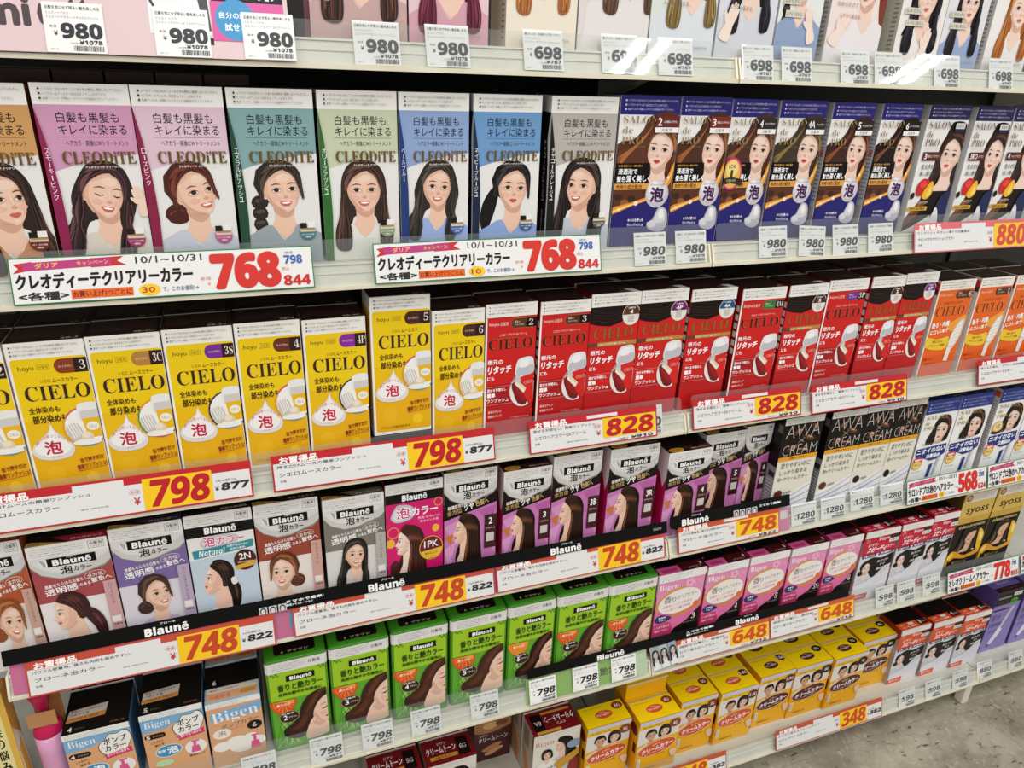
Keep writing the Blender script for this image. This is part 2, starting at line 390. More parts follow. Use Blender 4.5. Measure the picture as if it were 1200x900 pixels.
def profile(A, cx, cy, s, d=-1, tilt=0, hair='long', hc='2E1A14', hh='8A5636', skin='F2D3C0', lip='C25A55', top=None, closed=False):
    skin = 'EFC6AE' if skin == 'F2D3C0' else skin; mid = mix(hc, hh, .45); dk = mix(hc, '000000', .4); lit = mix(skin, 'FFFFFF', .38); sh2 = mix(skin, '9A5A42', .15)
    ct, st = math.cos(math.radians(tilt)), math.sin(math.radians(tilt))
    def T(p): x, y = p; return (cx + d * s * (x * ct - y * st), cy + s * (x * st + y * ct))
    def B(p): return (cx + d * s * p[0], cy + s * p[1])
    def P(col, pts, f=T, sm=4): A.poly(col, [f(p) for p in pts], sm)
    if hair == 'long':
        P(hc, [(.25, -1.1), (-.3, -1.34), (-1.1, -1.1), (-1.6, -.4), (-1.75, .8), (-1.95, 2.0), (-2.0, 3.6), (-.2, 3.6), (.15, 2.2), (-.1, 1.0)])
        P(hc, [(.0, 1.2), (.35, 1.5), (.5, 2.4), (.2, 3.4), (-.3, 2.8)])
    else:
        P(hc, [(.3, -1.05), (-.3, -1.28), (-.95, -.95), (-1.2, -.2), (-.95, .5), (-.4, .7), (-.1, .2)])
    P(skin, [(-.5, .4), (.1, .6), (.22, 1.2), (.25, 2.0), (.5, 2.9), (-1.2, 2.9), (-.85, 1.6)], B, 3)
    if top: P(top, [(.3, 2.1), (.9, 2.6), (1.2, 4.6), (-2.4, 4.6), (-1.9, 2.7), (-.9, 2.0), (-.3, 2.4)], B, 3)
    P(skin, PROF)
    P('DDB09A', [(-.1, .75), (.2, 1.02), (.48, 1.1), (.15, 1.18), (-.3, .8)], T, 3)
    P(sh2, [(-.3, -.5), (-.1, -.4), (.05, .3), (.2, .7), (.45, 1.0), (.1, .96), (-.3, .5)], T, 3); P(lit, [(.36, -.6), (.54, -.5), (.56, -.25), (.4, -.3)], T, 3); P(lit, [(.3, .22), (.46, .2), (.48, .34), (.34, .4)], T, 3); P(lit, [(.62, .04), (.66, .06), (.8, .32), (.74, .34)], T, 0)
    P(mix(skin, 'E08A80', .22), [(.2 + .16 * math.cos(k), .44 + .12 * math.sin(k)) for k in range(6)], T, 0)
    P('4A3428', [(.22, -.16), (.4, -.26), (.58, -.2), (.4, -.21)], T, 2)
    if closed: P('33241E', [(.28, .06), (.42, .14), (.56, .08), (.42, .09)], T, 2)
    else:
        P('FFFFFF', [(.34, .05), (.48, -.04), (.56, .04), (.48, .1)], T, 2); P('35251F', [(.44, .0), (.54, .0), (.54, .09), (.44, .09)], T, 2)
        P('2A1D19', [(.3, .03), (.46, -.07), (.58, -.02), (.46, -.02)], T, 2)
    P(lip, [(.5, .6), (.68, .54), (.72, .6), (.66, .64), (.7, .7), (.6, .74)], T, 2)
    P(skin, [(-.34, .1), (-.18, .0), (-.1, .2), (-.22, .42)], T, 3); P('DDB09A', [(-.3, .12), (-.2, .08), (-.16, .22), (-.24, .34)], T, 2)
    if hair == 'long':
        P(hc, [(.42, -.86), (.0, -1.2), (-.6, -1.22), (-1.25, -.7), (-1.5, .6), (-1.6, 2.2), (-1.6, 3.4), (-.4, 3.3), (-.35, 2.0), (-.46, .9), (-.34, .0), (-.02, -.45)])
        P(mid, [(-.1, -.5), (-.6, -.6), (-1.3, -.3), (-1.42, .15), (-.9, .1), (-.36, .0)], T, 3); P(hh, [(-.2, -.36), (-.6, -.42), (-1.2, -.2), (-1.3, .0), (-.8, -.06), (-.32, -.1)], T, 3)
        P(hh, [(-.5, .3), (-.62, .5), (-.6, 1.8), (-.45, 3.0), (-.42, 1.8)], T, 3)
        for k in range(16):
            q = k / 15; A.line((mix(hc, hh, .25), dk, mix(hc, hh, .35))[k % 3], spl([T(p) for p in ((.38 - .3 * q, -.9 - .2 * q), (-.0 - .7 * q, -.7 - .38 * q), (-.36 - .95 * q, .0), (-.48 - 1.05 * q, 1.2), (-.4 - 1.2 * q, 3.2))], 3)[:12], s * .03)
    else:
        P(hc, [(.45, -.84), (.0, -1.18), (-.6, -1.12), (-1.05, -.5), (-1.0, .4), (-.5, .62), (-.4, .1), (-.05, -.4)])
        P(hh, [(-.05, -.8), (-.45, -.98), (-.8, -.6), (-.5, -.5)], T, 3)
        for k in range(10):
            q = k / 9; A.line((mid, dk, hh)[k % 3], spl([T(p) for p in ((.4 - .3 * q, -.88 - .22 * q), (-.0 - .6 * q, -.6 - .35 * q), (-.4 - .5 * q, .1 + .1 * q), (-.6 - .2 * q, .45))], 3)[:9], s * .03)
        if hair == 'up': P(hc, [(-.9, .3), (-1.3, .5), (-1.35, 1.0), (-.9, 1.2), (-.55, .8)]); P(hh, [(-.9, .5), (-1.2, .65), (-1.1, .95), (-.9, .7)], T, 2)
        if hair == 'tail': P(hc, [(-.8, -.1), (-1.4, .2), (-1.75, 1.0), (-1.7, 2.0), (-1.3, 2.4), (-1.1, 1.4), (-.8, .6)]); P(hh, [(-1.2, .4), (-1.5, .9), (-1.5, 1.6), (-1.35, 1.0)], T, 2)
def hand(A, cx, cy, s, rot=0, skin='F2D3C0', d=1):
    c, q = math.cos(math.radians(rot)), math.sin(math.radians(rot))
    def T(p): x, y = p[0] * d, p[1]; return (cx + s * (x * c - y * q), cy + s * (x * q + y * c))
    A.poly(skin, [T(p) for p in ((-.4, .2), (-.35, .9), (-.5, 2.0), (.5, 2.0), (.4, .9), (.42, .2), (0, 0))], 3)
    for x, l in ((-.33, .75), (-.11, 1.0), (.12, .95), (.34, .7)):
        A.poly(skin, [T(p) for p in ((x - .11, .3), (x - .1, .3 - l), (x, .2 - l), (x + .1, .3 - l), (x + .11, .3))], 2)
        A.line('DDB09A', [T((x + .11, .35)), T((x + .11, .4 - l))], s * .035)
    A.poly(skin, [T(p) for p in ((-.4, .9), (-.75, .3), (-.66, .1), (-.35, .4))], 2)
# ------------------------------------------------------------------ cartons
def carton(W, H, D, front, side, top, A=None, TA=None, LA=None, name='hair_dye_carton', bev=0.7):
    mats = [cmat(front), cmat(side), cmat(top)]
    me = bevel_box(name, 0, 0, 0, W, D, H, mats, bev, 1, lambda n: 0 if n.y < -.7 else (2 if n.z > .7 else 1))
    r = link(name, me); r['W'] = W; r['H'] = H; r['D'] = D
    if A: A.build(front_map(H), r)
    if TA: TA.build(top_map(W, H, D), r)
    if LA: LA.build(left_map(H, D), r)
    return r
def cleodite(c, c2, side, sname, ptr, badge, two=False):
    W, H, D = 82, 187, 50
    A = Art(W, H)
    A.poly('E9E7E5', [(0, 60), (W, 60), (W, H), (0, H)])
    A.poly(c, [(0, 19), (W, 19), (W, 66), (58, 69), (34, 74), (12, 81), (0, 86)])
    A.rect('F6F4F0', 0, 0, W, 19.4)
    A.text('202020', '白髪も黒髪も', 17, 26, 70, 36, .008); A.text('202020', 'キレイに染まる', 17, 37.5, 75, 47.5, .008)
    A.rect('5A5A5A', 15, 49.3, 75, 49.7)
    A.text('2A2A2A', 'ヘアカラー前後に' + ('2つのトリートメント' if two else 'Wトリートメント'), 21, 52.5, 75, 58, .012)
    A.to('portrait'); A.clip = (0, 62, W, H); ptr(A); A.clip = (0, 0, W, H)
    A.to('brand_lettering'); A.text('6E5A36', 'CLEODiTE', 16.6, 63.6, 79.6, 75.6, -.006, st='s'); A.text('dgold', 'CLEODiTE', 16, 63, 79, 75, -.013, st='s')
    A.text('F4EFE6', 'クレオディーテ クリアリーカラー', 34, 77.2, 71, 79.6, .03)
    A.to('spine_print'); A.poly(side, [(0, 19.4), (2, 34), (5, 55), (7.6, 80), (9, 105), (9.4, 135), (8.6, 160), (8, H), (0, H)], 0); A.text('F4EEEA', sname, 2.2, 60, 6.4, 60 + 6.4 * len(sname), vert=True)
    A.to('sample_badge'); A.ell(badge, 68, 152, 8.5, 9); A.rect('D9CDB8', 60.5, 148, 76, 151.5); A.rect('1E1C1C', 60.5, 141.5, 67, 147.5); A.rect('F2EFEA', 68, 140.5, 76, 147); A.rect('A98E56', 61.5, 147.5, 75.5, 149.3)
    A.text('FFFFFF', 'トリートメント付き', 61.5, 153.5, 74.5, 155.5, .03); A.text('FFFFFF', '1回分', 65.5, 156.5, 71, 158.4, .03)
    A.to('warning_panel'); warn3(A, 6, 3.4, 78, 16.5)
    TA = Art(W, D, 'top_print'); TA.rect('2C1D18', 0, 0, W, D); TA.rect('3A2720', 3, 3, W - 3, D - 14); TA.text('9A8468', 'CLEODiTE', 30, 40, 60, 45)
    L = Art(D, H, 'side_print'); L.rect(side, 0, 19, D, H); L.rect('F3F1EE', 0, 0, D, 19); L.poly('F0EEEC', [(D, 19), (D, H), (D - 2, H), (D - 1.2, 120), (D - 3, 80), (D - 7, 50), (D - 3, 30)])
    L.text('F8F4F0', sname, D - 16, 52, D - 10, 52 + 7.5 * len(sname), .015, vert=True); L.text('F8F4F0', '白髪も明るく染まる', D - 14.5, 62 + 7.5 * len(sname), D - 11.5, 62 + 7.5 * len(sname) + 36, .01, vert=True)
    return carton(W, H, D, 'F4F2EF', side, '2C1D18', A, TA, L)
def salon_dark(num, nc, hc, hh, name_j, award=False):
    W, H, D = 76, 181, 50
    A = Art(W, H)
    A.rect('F2F0EE', 0, 22, W, 75); A.rect('1A0F0B', 0, 60, W, 142); A.rect('201A6E', 0, 128, W, H); A.rect('241C78', 0, 0, W, 22)
    A.poly(hc, [(W, 23), (40, 23), (32, 38), (20, 50), (0, 56), (0, 86), (W, 90)], 3)
    A.to('portrait')
    head(A, 56, 62, 23, -.25, -6, 'long', hc, hh, 'F6DCCB', 'B8402E', smile=False, sh=False)
    A.poly(hc, [(46, 24), (30, 40), (18, 58), (0, 66), (0, 98), (30, 96), (39, 70), (40, 50), (50, 34), (60, 24)], 3)
    for k in range(9): A.poly(hh, [(44 - k, 32 + 2 * k), (26 - 2.6 * k, 54 + 2.5 * k), (3, 70 + 3 * k), (2, 72 + 3 * k), (27 - 2.6 * k, 57 + 2.5 * k)], 2)
    A.poly('5A2E1A', [(0, 108), (W * .5, 104), (W, 112), (W, 138), (0, 138)], 3)
    for k in range(7): A.ell('8E5A34' if k % 2 else '3A1D12', 6 + 9 * k, 119 + (k * 7) % 12, 5.5, 4)
    A.to('front_print')
    A.rect('120C0A', 0, 78, 44, 103); A.rect('201A6E', 0, 140, W, H)
    A.poly('201A6E', [(0, 138), (20, 131), (45, 125), (W, 118), (W, 150), (0, 150)], 3)
    A.poly('E8962A', [(0, 132), (14, 128), (30, 124), (52, 115), (66, 100), (W, 76), (W, 90), (70, 108), (50, 122), (28, 129), (0, 140)], 3)
    A.poly('F7D68A', [(0, 136), (14, 130.5), (30, 126), (52, 118), (68, 101), (W, 82), (W, 84), (68, 104), (50, 120), (28, 128), (0, 138)], 3)
    for x, y, r in ((8, 134, 2), (30, 127, 2.8), (48, 119, 1.6), (70, 96, 1.8)): A.ell('FBE9CB', x, y, r, r, n=10)
    A.text('D8A04A', '髪色が変わる一瞬の輝き', 3, 80, 34, 82.6, .02); A.text('FFFFFF', '浸透泡で', 3, 84.5, 28, 91.5, .03); A.text('FFFFFF', '髪色', 2, 93.5, 14, 100.5, .03); A.text('FFFFFF', '深く美しく', 14.5, 92.5, 46, 101, .05)
    A.rect('E2A24A', 0, 102.5, 46, 110); A.text('3A200C', '色持ち成分配合', 2, 103.8, 36, 109, .03)
    A.to('foam_bubble'); A.ell('C9C3C8', 57, 116, 15.5, 17); A.ell('DCD7DA', 55.5, 113, 13, 14); A.ell('EFECEC', 52, 108, 8, 8)
    A.text('5A4A70', 'ボリュームたっぷり', 47, 103, 66, 106, .03); A.outlined('1A1230', 'B88AB8', '泡', 48, 107.5, 66, 126, .03, .07)
    A.poly('B9B6C0', [(47, 152), (54, 148), (58, 138), (62, 132), (70, 134), (74, 142), (74, 158), (64, 164), (50, 160)], 2); A.poly('D8D6DA', [(59, 140), (64, 134), (70, 137), (71, 150), (62, 153), (56, 150)], 2); A.poly('F2F0F2', [(62, 137), (67, 136), (69, 146), (63, 147)], 2); A.poly('DAD6DE', [(48, 152), (55, 149), (60, 156), (52, 159)], 2)
    A.text('FFFFFF', 'オイルを使った', 21, 146, 42, 150, .04); A.text('FFFFFF', 'ワンプッシュ', 21, 152, 42, 156, .04)
    A.to('brand_lettering')
    for t, y0, y1, x1 in (('SALON', 23, 31.5, 48), ('de', 35.5, 43, 17), ('PRO', 46.5, 55.5, 31)):
        A.text('9A8458', t, 4, y0, x1, y1, -.012, st='s')
    A.text('9A8A6A', 'サロンドプロ', 20, 57.5, 34, 59.5)
    A.to('shade_badge'); A.rect(nc, 45, 22.5, W, 36); A.text('FFFFFF', num, 48, 25, 48 + 5.5 * len(num), 34, .02); A.text('FFFFFF', name_j, 50 + 5.5 * len(num), 28, 74, 31, .02); A.rect('F4F2F0', 45, 36, W, 42); A.text('3A3A3A', '白髪用', 54, 37, 67, 41)
    if award:
        A.to('award_seal'); A.ell('C8307A', 12, 92, 17, 21); A.ell('E7B64A', 12, 92, 14.5, 18.5); A.ell('F4D98A', 12, 86, 10, 11)
        A.text('4A3010', 'LDK', 6, 80, 18, 85, .01); A.text('4A3010', '1', 10, 87, 14, 97, .03); A.poly('2A2018', [(-8, 99), (12, 96), (32, 99), (32, 107), (12, 104), (-8, 107)]); A.text('E7D8A8', 'ベストバイ', 4, 98.5, 20, 102.5, .03)
    A.to('warning_panel'); warn3(A, 4, 4, 72, 19, 'D8D6EE')
    TA = Art(W, D, 'top_print'); TA.rect('1E1860', 0, 0, W, D); TA.text('8880B8', 'SALON de PRO', 12, 36, 64, 44)
    L = Art(D, H, 'side_print'); L.rect('B9B6BA', 0, 22, D, 140); L.rect('C43A34', D - 9, 62, D - 3, 72)
    for k in range(20): L.rect('8A878C', D - 12, 26 + 5.4 * k, D - 2, 27.6 + 5.4 * k)
    return carton(W, H, D, 'F2F0EE', 'A8A6A8', '1E1860', A, TA, L)
def salon_white(num, nm):
    W, H, D = 78, 179, 50
    A = Art(W, H)
    A.rect('EEECEA', 0, 20, W, H); A.rect('1A1850', 0, 0, W, 20)
    A.to('portrait')
    A.poly('1C1210', [(46, 30), (54, 22), (74, 24), (W, 40), (W, 130), (60, 150), (0, H), (0, 165), (18, 140), (30, 110), (36, 70)], 3)
    A.poly('6A3C20', [(30, 110), (24, 128), (10, 148), (0, 160), (0, 172), (20, 158), (36, 136), (40, 112)], 3); A.poly('96622E', [(30, 116), (24, 134), (10, 150), (14, 152), (28, 138), (35, 122)], 3)
    head(A, 60, 68, 25, -.3, -5, 'long', '2A1814', '5A3424', 'F5E1D4', 'C04A3C', smile=False, sh=False)
    A.poly('1B2450', [(52, 150), (60, 128), (72, 120), (W, 122), (W, H), (44, H)], 3)
    A.to('front_print')
    A.poly('C8261E', [(9, 112), (18, 102), (30, 104), (34, 112), (26, 124), (12, 126)], 3); A.poly('E8483A', [(14, 110), (22, 105), (28, 110), (20, 116)], 3); A.poly('F4B82A', [(22, 124), (34, 106), (40, 110), (40, 124), (32, 131), (25, 130)], 3); A.poly('F8DC6A', [(30, 124), (36, 112), (38, 122), (33, 128)], 2)
    A.poly('241A14', [(0, 124), (6, 121), (8, 128), (2, 131)], 2)
    A.text('F0E6D8', 'トリートメントヘアカラー', 4, 134, 38, 138, .03); A.rect('D8A83A', 0, 142, 38, 148, 1); A.text('4A2A0A', '色持ち成分配合', 4, 143, 34, 147, .03)
    A.poly('E6E4E6', [(42, 162), (50, 158), (54, 144), (60, 148), (66, 168), (60, 172), (44, 170)], 2)
    A.text('4A4444', '生えぎわや', 8, 81, 37, 88, .02); A.text('4A4444', '美しく輝く髪へ', 8, 91, 38, 98, .02)
    A.to('shade_badge'); A.rect('5A221C', 5, 64, 38, 76); A.text('FFFFFF', num, 8, 66, 8 + 5 * len(num), 74, .02); A.text('F0DCD4', nm, 10 + 5 * len(num), 68, 36, 72, .02)
    A.to('brand_lettering')
    for t, y0, y1, x1 in (('SALON', 22, 32, 46), ('de', 35, 44, 16), ('PRO', 46, 56, 30)): A.text('7A664A', t, 4, y0, x1, y1, -.012, st='s')
    A.text('A89C88', 'サロンドプロ', 6, 58, 32, 60.5)
    A.to('warning_panel'); warn3(A, 4, 3.5, 74, 17.5, 'D6D4EC'); A.rect('D6D4D2', 54, 24, 72, 32); A.text('6A6664', '白髪用', 57, 26, 69, 30); A.rect('1E1C50', 54, 32.5, 72, 36)
    TA = Art(W, D, 'top_print'); TA.rect('1A1850', 0, 0, W, D)
    L = Art(D, H, 'side_print'); L.rect('CFCCCA', 0, 20, D, H)
    return carton(W, H, D, 'EEECEA', 'B6B4B2', '1A1850', A, TA, L)
def top_dark(W, D, num, c='24130F', tc='B8A898'):
    TA = Art(W, D, 'top_print'); TA.rect(c, 0, 0, W, D); TA.poly('38201A', [(2, 2), (W - 2, 2), (W - 4, D - 12), (4, D - 12)]); TA.text(tc, num, W - 5 - 4 * len(num), D - 9, W - 5, D - 4, .02); return TA
def cielo_yellow(num, pc, ring):
    W, H, D = 71, 156, 50
    A = Art(W, H)
    A.rect('EDBE0A', 2.5, 15.5, W - .5, H - 4, 3); A.rect('EBB20A', 2.5, 104, W - .5, H - 4, 3)
    for x, y, r, c in ((20, 132, 9, 'EFB81A'), (54, 140, 6, 'F6C81E'), (40, 128, 7, 'EFB012')): A.ell(c, x, y, r, r)
    A.rect('F0CC06', 2.5, 15.5, W - .5, 76, 3)
    A.text('6A5A10', 'hoyu', 8, 22, 22, 27.5, .02); A.rect('8A7A20', 25, 21.5, 36, 26.5); A.rect('F0CC06', 25.4, 21.9, 35.6, 26.1); A.text('6A5A10', '白髪用', 26.5, 22.5, 34.6, 25.6)
    A.to('shade_badge'); A.rect(pc, 40, 17.5, 64, 31.5, 6.8); A.rect('2A1110', 58, 17.5, W - .5, 31.5); A.text('F4EAD8', num, 61 if len(num) > 1 else 63, 20, 69.5 if len(num) > 1 else 68.5, 28.5, -.01, st='s'); A.text('EFE0D0', 'ライトブラウン', 44, 23.5, 56.5, 26, .02)
    A.to('brand_lettering'); A.text('7A5A10', 'シエロ', 25, 36, 34, 39, .01); A.text('6A4A10', 'ムースカラー', 36, 35.5, 59, 39.5, .02)
    A.text('D9B45A', 'CIELO', 9.4, 41.6, 68.8, 55.8, -.006, st='s'); A.text('30200E', 'CIELO', 9, 41.8, 68.4, 56.2, -.006, st='s')
    A.to('front_print')
    A.text('4A240E', '全体染めも', 9, 62, 37, 68.5, .025); A.text('3A1A0A', '部分染めも', 10.5, 70.5, 42, 78.5, .035)
    A.to('foam_drop'); A.poly('E4DEDA', [(25, 80), (28, 87), (38, 98), (43, 106), (38, 114.5), (24, 117), (9, 114.5), (3, 106), (9, 97), (21, 88)], 4); A.poly('F7F4F1', [(25, 82), (27, 88), (36, 98), (40, 105), (34, 111), (22, 113), (10, 110), (6, 104), (12, 97), (22, 89)], 4)
    A.text('D8476A', '残りは取っておける', 8, 95, 39, 98.5, .01, path=lambda t: 8 * (2 * t - 1) ** 2 - 5)
    A.text('C81E46', '泡', 15, 97, 31.5, 111, .035); A.text('B87A86', 'タイプ', 20, 112.6, 27, 114.6)
    A.to('product_circle'); A.ring(ring[0], 57, 86, 21, 20.5, 1.6); A.ring(ring[1], 57, 86, 21, 20.5, 1.6, a0=30, a1=120); A.ring(ring[2], 57, 86, 21, 20.5, 1.6, a0=120, a1=210); A.ell('F6F3EE', 57, 86, 19.4, 18.9)
    A.poly('CFC8C0', [(39, 84), (50, 82), (54, 96), (44, 100), (40, 94)], 3)
    for k in range(4): A.line('F2EFEC', [(40 + 2.4 * k, 82 - k), (45 + 2.4 * k, 97 - k)], 1.3)
    A.poly('EDEBEA', [(52, 66), (56, 62), (70, 62), (72, 70), (71, 78), (53, 79)], 2); A.poly('D3CFCC', [(54, 70), (71, 69), (71, 78), (54, 79)], 1)
    A.poly('EDB914', [(55, 78), (71, 77), (71, 97), (58, 98)]); A.ell('F4F1EA', 64, 86, 6, 4.4); A.text('B89A40', 'CIELO', 60, 84.8, 68, 87.6)
    A.ell('E4D2B4', 57, 96, 6, 5); A.ell('F2E6D2', 56, 94.5, 4, 3); A.ell('F4F0EA', 56, 102, 14, 3)
    A.to('slogan'); A.text('8A1E16', '缶で押すだけ', 45, 117, 68, 122, .04, rot=6); A.text('8A1E16', '簡単ワンプッシュ!', 41, 123.5, 70, 129, .04, rot=6); A.line('C84A20', [(41, 131.5), (70, 128.4)], .6)
    A.text('8A5A14', '1プッシュで泡を出せます', 8, 145, 44, 148, .02)
    A.to('warning_panel'); warn3(A, 4, 2.6, 66, 13.5)
    L = Art(D, H, 'side_print'); L.rect('EFEBE4', 0, 0, D, H); L.rect('F0B010', 0, 16, D - 3, H - 8)
    return carton(W, H, D, 'F6F3EC', 'DCD6CC', '24130F', A, top_dark(W, D, '28-' + num), L)
def cielo_red(num, pc, black=False):
    W, H, D = 73, 166, 50
    A = Art(W, H)
    RED = 'CF1A1A'
    A.rect(RED, 0 if black else 2.5, 16, W, H)
    A.poly('B81418', [(0, 124), (W, 116), (W, H), (0, H)])
    A.poly('BE1518', [(0, 140), (30, 136), (W, 128), (W, 136), (30, 144), (0, 150)], 0)
    if not black: A.rect('F4F1EC', 0, 0, 2.5, H)
    cy = 49 if black else 45
    if black:
        A.poly('1C100E', [(0, 15.5), (W, 15.5), (W, 30), (58, 30), (46, 37), (30, 41), (12, 39), (0, 36)])
        for k in range(4): A.line('2E1A16', [(4, 22 + 3.5 * k), (30, 25 + 3.5 * k), (50, 21 + 3.2 * k)], .7)
        A.to('shade_badge'); A.ell('E9E4DE', 61, 28, 13.4, 13.4); A.ell(pc, 61, 28, 12.6, 12.6, a0=180, a1=360); A.text('FFFFFF', num, 61 - 2.6 * len(num), 22, 61 + 2.6 * len(num), 27, .03); A.text('F0E4DC', '白髪用', 56, 18.5, 66, 20.8, .02); A.rect('C9C4BF', 56.5, 29.5, 65.5, 37.5)
        A.to('brand_lettering'); A.text('8A2A12', 'CIELO', 7.6, 43.6, 66.6, 56.6, -.004, st='s'); A.text('gold', 'CIELO', 7, 43, 66, 56, -.012, st='s'); A.rect('B08A3E', 0, 60.5, W, 65.5); A.rect('6A3A22', 0, 60.5, 14, 65.5); A.text('FFF4E0', 'シエロ ヘアカラーEX クリーム', 14, 61.6, 56, 64.4, .03)
    else:
        A.to('shade_badge'); A.rect('8A6A40', 36.4, 18.4, W, 30.6, 5.5); A.rect(pc, 37, 19, W, 30, 5); A.rect('1E0E0C', 58, 19, W, 30); A.text('F4EAD8', num, 62 if len(num) < 2 else 59.5, 20.5, 71 if len(num) > 1 else 68, 28, -.01, st='s'); A.text('EFE0D0', '明るい', 41, 21.5, 49, 24, .02); A.text('EFE0D0', 'ライトブラウン', 41, 25, 55, 27.4, .02)
        A.to('brand_lettering'); A.text('F2D2C8', 'hoyu', 5, 22, 19, 27, .02); A.text('F2D2C8', '白髪用', 21, 22, 32, 26.5, .01); A.text('F0C8C0', 'シエロ ヘアカラーEX クリーム', 20, 36, 60, 39, .02)
        A.text('B07A30', 'CIELO', 5.4, 41.4, 69, 54.4, -.006, st='s'); A.text('3A1210', 'CIELO', 5, 42, 68.6, 55, -.008, st='s')
    A.to('slogan'); o = 0 if black else -3
    A.text('FFFFFF', '根元の', 4, 70 + o, 26, 76 + o, .03); A.text('FFFFFF', 'リタッチ', 4, 78 + o, 38, 88 + o, .06, sk=.12); A.text('FFFFFF', 'にも', 4, 91 + o, 14, 96 + o, .03)
    if not black: A.rect('A81016', 2.5, 99, 46, 122)
    A.rect('E88A84', 2, 101, 42, 101.5); A.text('FFFFFF', '混ぜる手間なし', 4, 103.5, 32, 107.5, .03); A.text('FFFFFF', '簡単', 4, 109, 16, 115, .06); A.text('FFFFFF', 'ワンプッシュ', 4, 116.5, 36, 121.5, .04); A.rect('E88A84', 2, 124, 42, 124.5)
    if not black: A.text('F6DCD6', '染毛カアップ', 6, 132, 26, 135.5, .03); A.text('F6DCD6', '色持ちアップ', 6, 138, 26, 141.5, .03); A.text('E8B0A8', 'つや髪成分配合', 38, 143, 68, 145)
    A.to('product_picture'); A.ring('D8B8C0', 58, 108, 21, 22, 1); A.ell('EDE6E2', 57, 110, 19.5, 20.5); A.poly('7A0E14', [(40, 100), (54, 94), (66, 112), (62, 128), (50, 126), (43, 112)], 2); A.poly('9A161C', [(44, 104), (54, 98), (63, 114), (60, 124), (50, 116)], 2)
    A.poly('E6E4E6', [(46, 74), (52, 68), (68, 67), (72, 76), (71, 88), (46, 91)], 3); A.poly('C4C2C8', [(48, 80), (71, 77), (71, 88), (48, 90)], 2); A.poly('F4F2F4', [(50, 72), (62, 69), (64, 78), (52, 80)], 2)
    A.poly('C8C6CA', [(46, 90), (52, 90), (54, 98), (44, 98)], 0); A.poly('D42220', [(52, 92), (72, 88), (W, 126), (66, 128), (56, 110)]); A.text('E8A098', 'CIELO', 58, 97, 71, 101, .02, rot=8)
    A.poly('E2D2B8', [(44, 100), (48, 95), (62, 107), (58, 113)], 0); A.poly('F2E8D8', [(44, 100), (46, 97.5), (60, 109), (58, 112)], 0)
    A.to('warning_panel'); A.rect('F4F1EC', 0, 0, W, 15.8); warn3(A, 4, 2.6, 68, 13.6)
    L = Art(D, H, 'side_print'); L.rect('9A1016', 0, 16, D, H)
    for k in range(6): L.rect('E6E2DC', D - 9, 24 + 12 * k, D - 2, 32 + 12 * k)
    T = top_dark(W, D, num if not black else 'ワンプッシュ', 'D' if False else '2A1512')
    if black: T.poly('E2DED8', [(W - 20, D - 14), (W - 6, D - 14), (W - 2, D), (W - 12, D)])
    return carton(W, H, D, 'F4F1EC', '8E1218', '2A1512', A, T, L)
def cielo_orange(num):
    W, H, D = 78, 152, 50
    A = Art(W, H)
    A.rect('E8661A', 2.5, 15, W - 1, H); A.rect('E25A14', 2.5, 118, W - 1, H)
    A.to('warning_panel'); warn3(A, 4, 2.5, 72, 13.5)
    A.to('shade_badge'); A.rect('5A3014', 40, 17, W - 1, 29, 5.5); A.text('F4EAD8', num, 68, 19, 74, 27, -.01, st='s'); A.text('EFE0D0', '明るい', 45, 19, 53, 22, .02); A.text('EFE0D0', 'ライトブラウン', 45, 23.5, 62, 26, .02)
    A.to('brand_lettering'); A.text('F6D2B8', 'hoyu', 6, 20, 18, 25, .02); A.text('F6D2B8', '白髪用', 20, 20, 32, 24.5); A.text('9A3A0A', 'シエロ オイルインミルキー', 18, 33, 62, 37, .02)
    A.text('E8B060', 'CIELO', 6.5, 39.4, 68.6, 54.4, -.006, st='s'); A.text('8A2A08', 'CIELO', 6, 40, 68, 55, -.008, st='s')
    A.to('slogan'); A.poly('F2A03A', [(40, 70), (66, 58), (W - 1, 58), (W - 1, 74), (60, 82), (42, 78)], 3)
    A.text('FFFFFF', '後ろ・内側', 5, 64, 42, 73, .05, rot=4); A.text('FFFFFF', 'にコレ1本で', 5, 76, 44, 83, .04, rot=4)
    A.poly('F0C830', [(2.5, 88), (22, 92), (40, 90), (50, 90), (50, 108), (30, 110), (2.5, 104)], 2); A.text('6A3A0A', '簡単に使える', 16, 94, 38, 98, .02); A.text('6A3A0A', 'ブラッシング容器', 10, 100, 44, 104, .02)
    A.to('comb_picture'); A.poly('D8CFC4', [(52, 104), (54, 84), (62, 68), (72, 62), (76, 70), (74, 92), (66, 108), (58, 112)], 3); A.poly('F4EEE6', [(54, 102), (56, 84), (63, 71), (71, 66), (72, 88), (64, 104)], 3)
    for k in range(5): A.line('C4B8AA', [(57, 76 + 6 * k), (71, 72 + 6 * k)], .8)
    A.poly('EDE6DC', [(52, 106), (62, 108), (60, 130), (51, 129)]); A.text('7A2A08', '染毛カアップ', 6, 122, 28, 126, .02); A.text('7A2A08', '色持ちアップ', 12, 130, 34, 134, .02)
    L = Art(D, H, 'side_print'); L.rect('D8C8C0', 0, 0, D, H); L.rect('C8301C', D - 9, 4, D - 1, 22); L.rect('3A3430', D - 8, 14, D - 2, 22)
    return carton(W, H, D, 'F4EFE6', 'C9B8AE', '2A1512', A, top_dark(W, D, num), L)
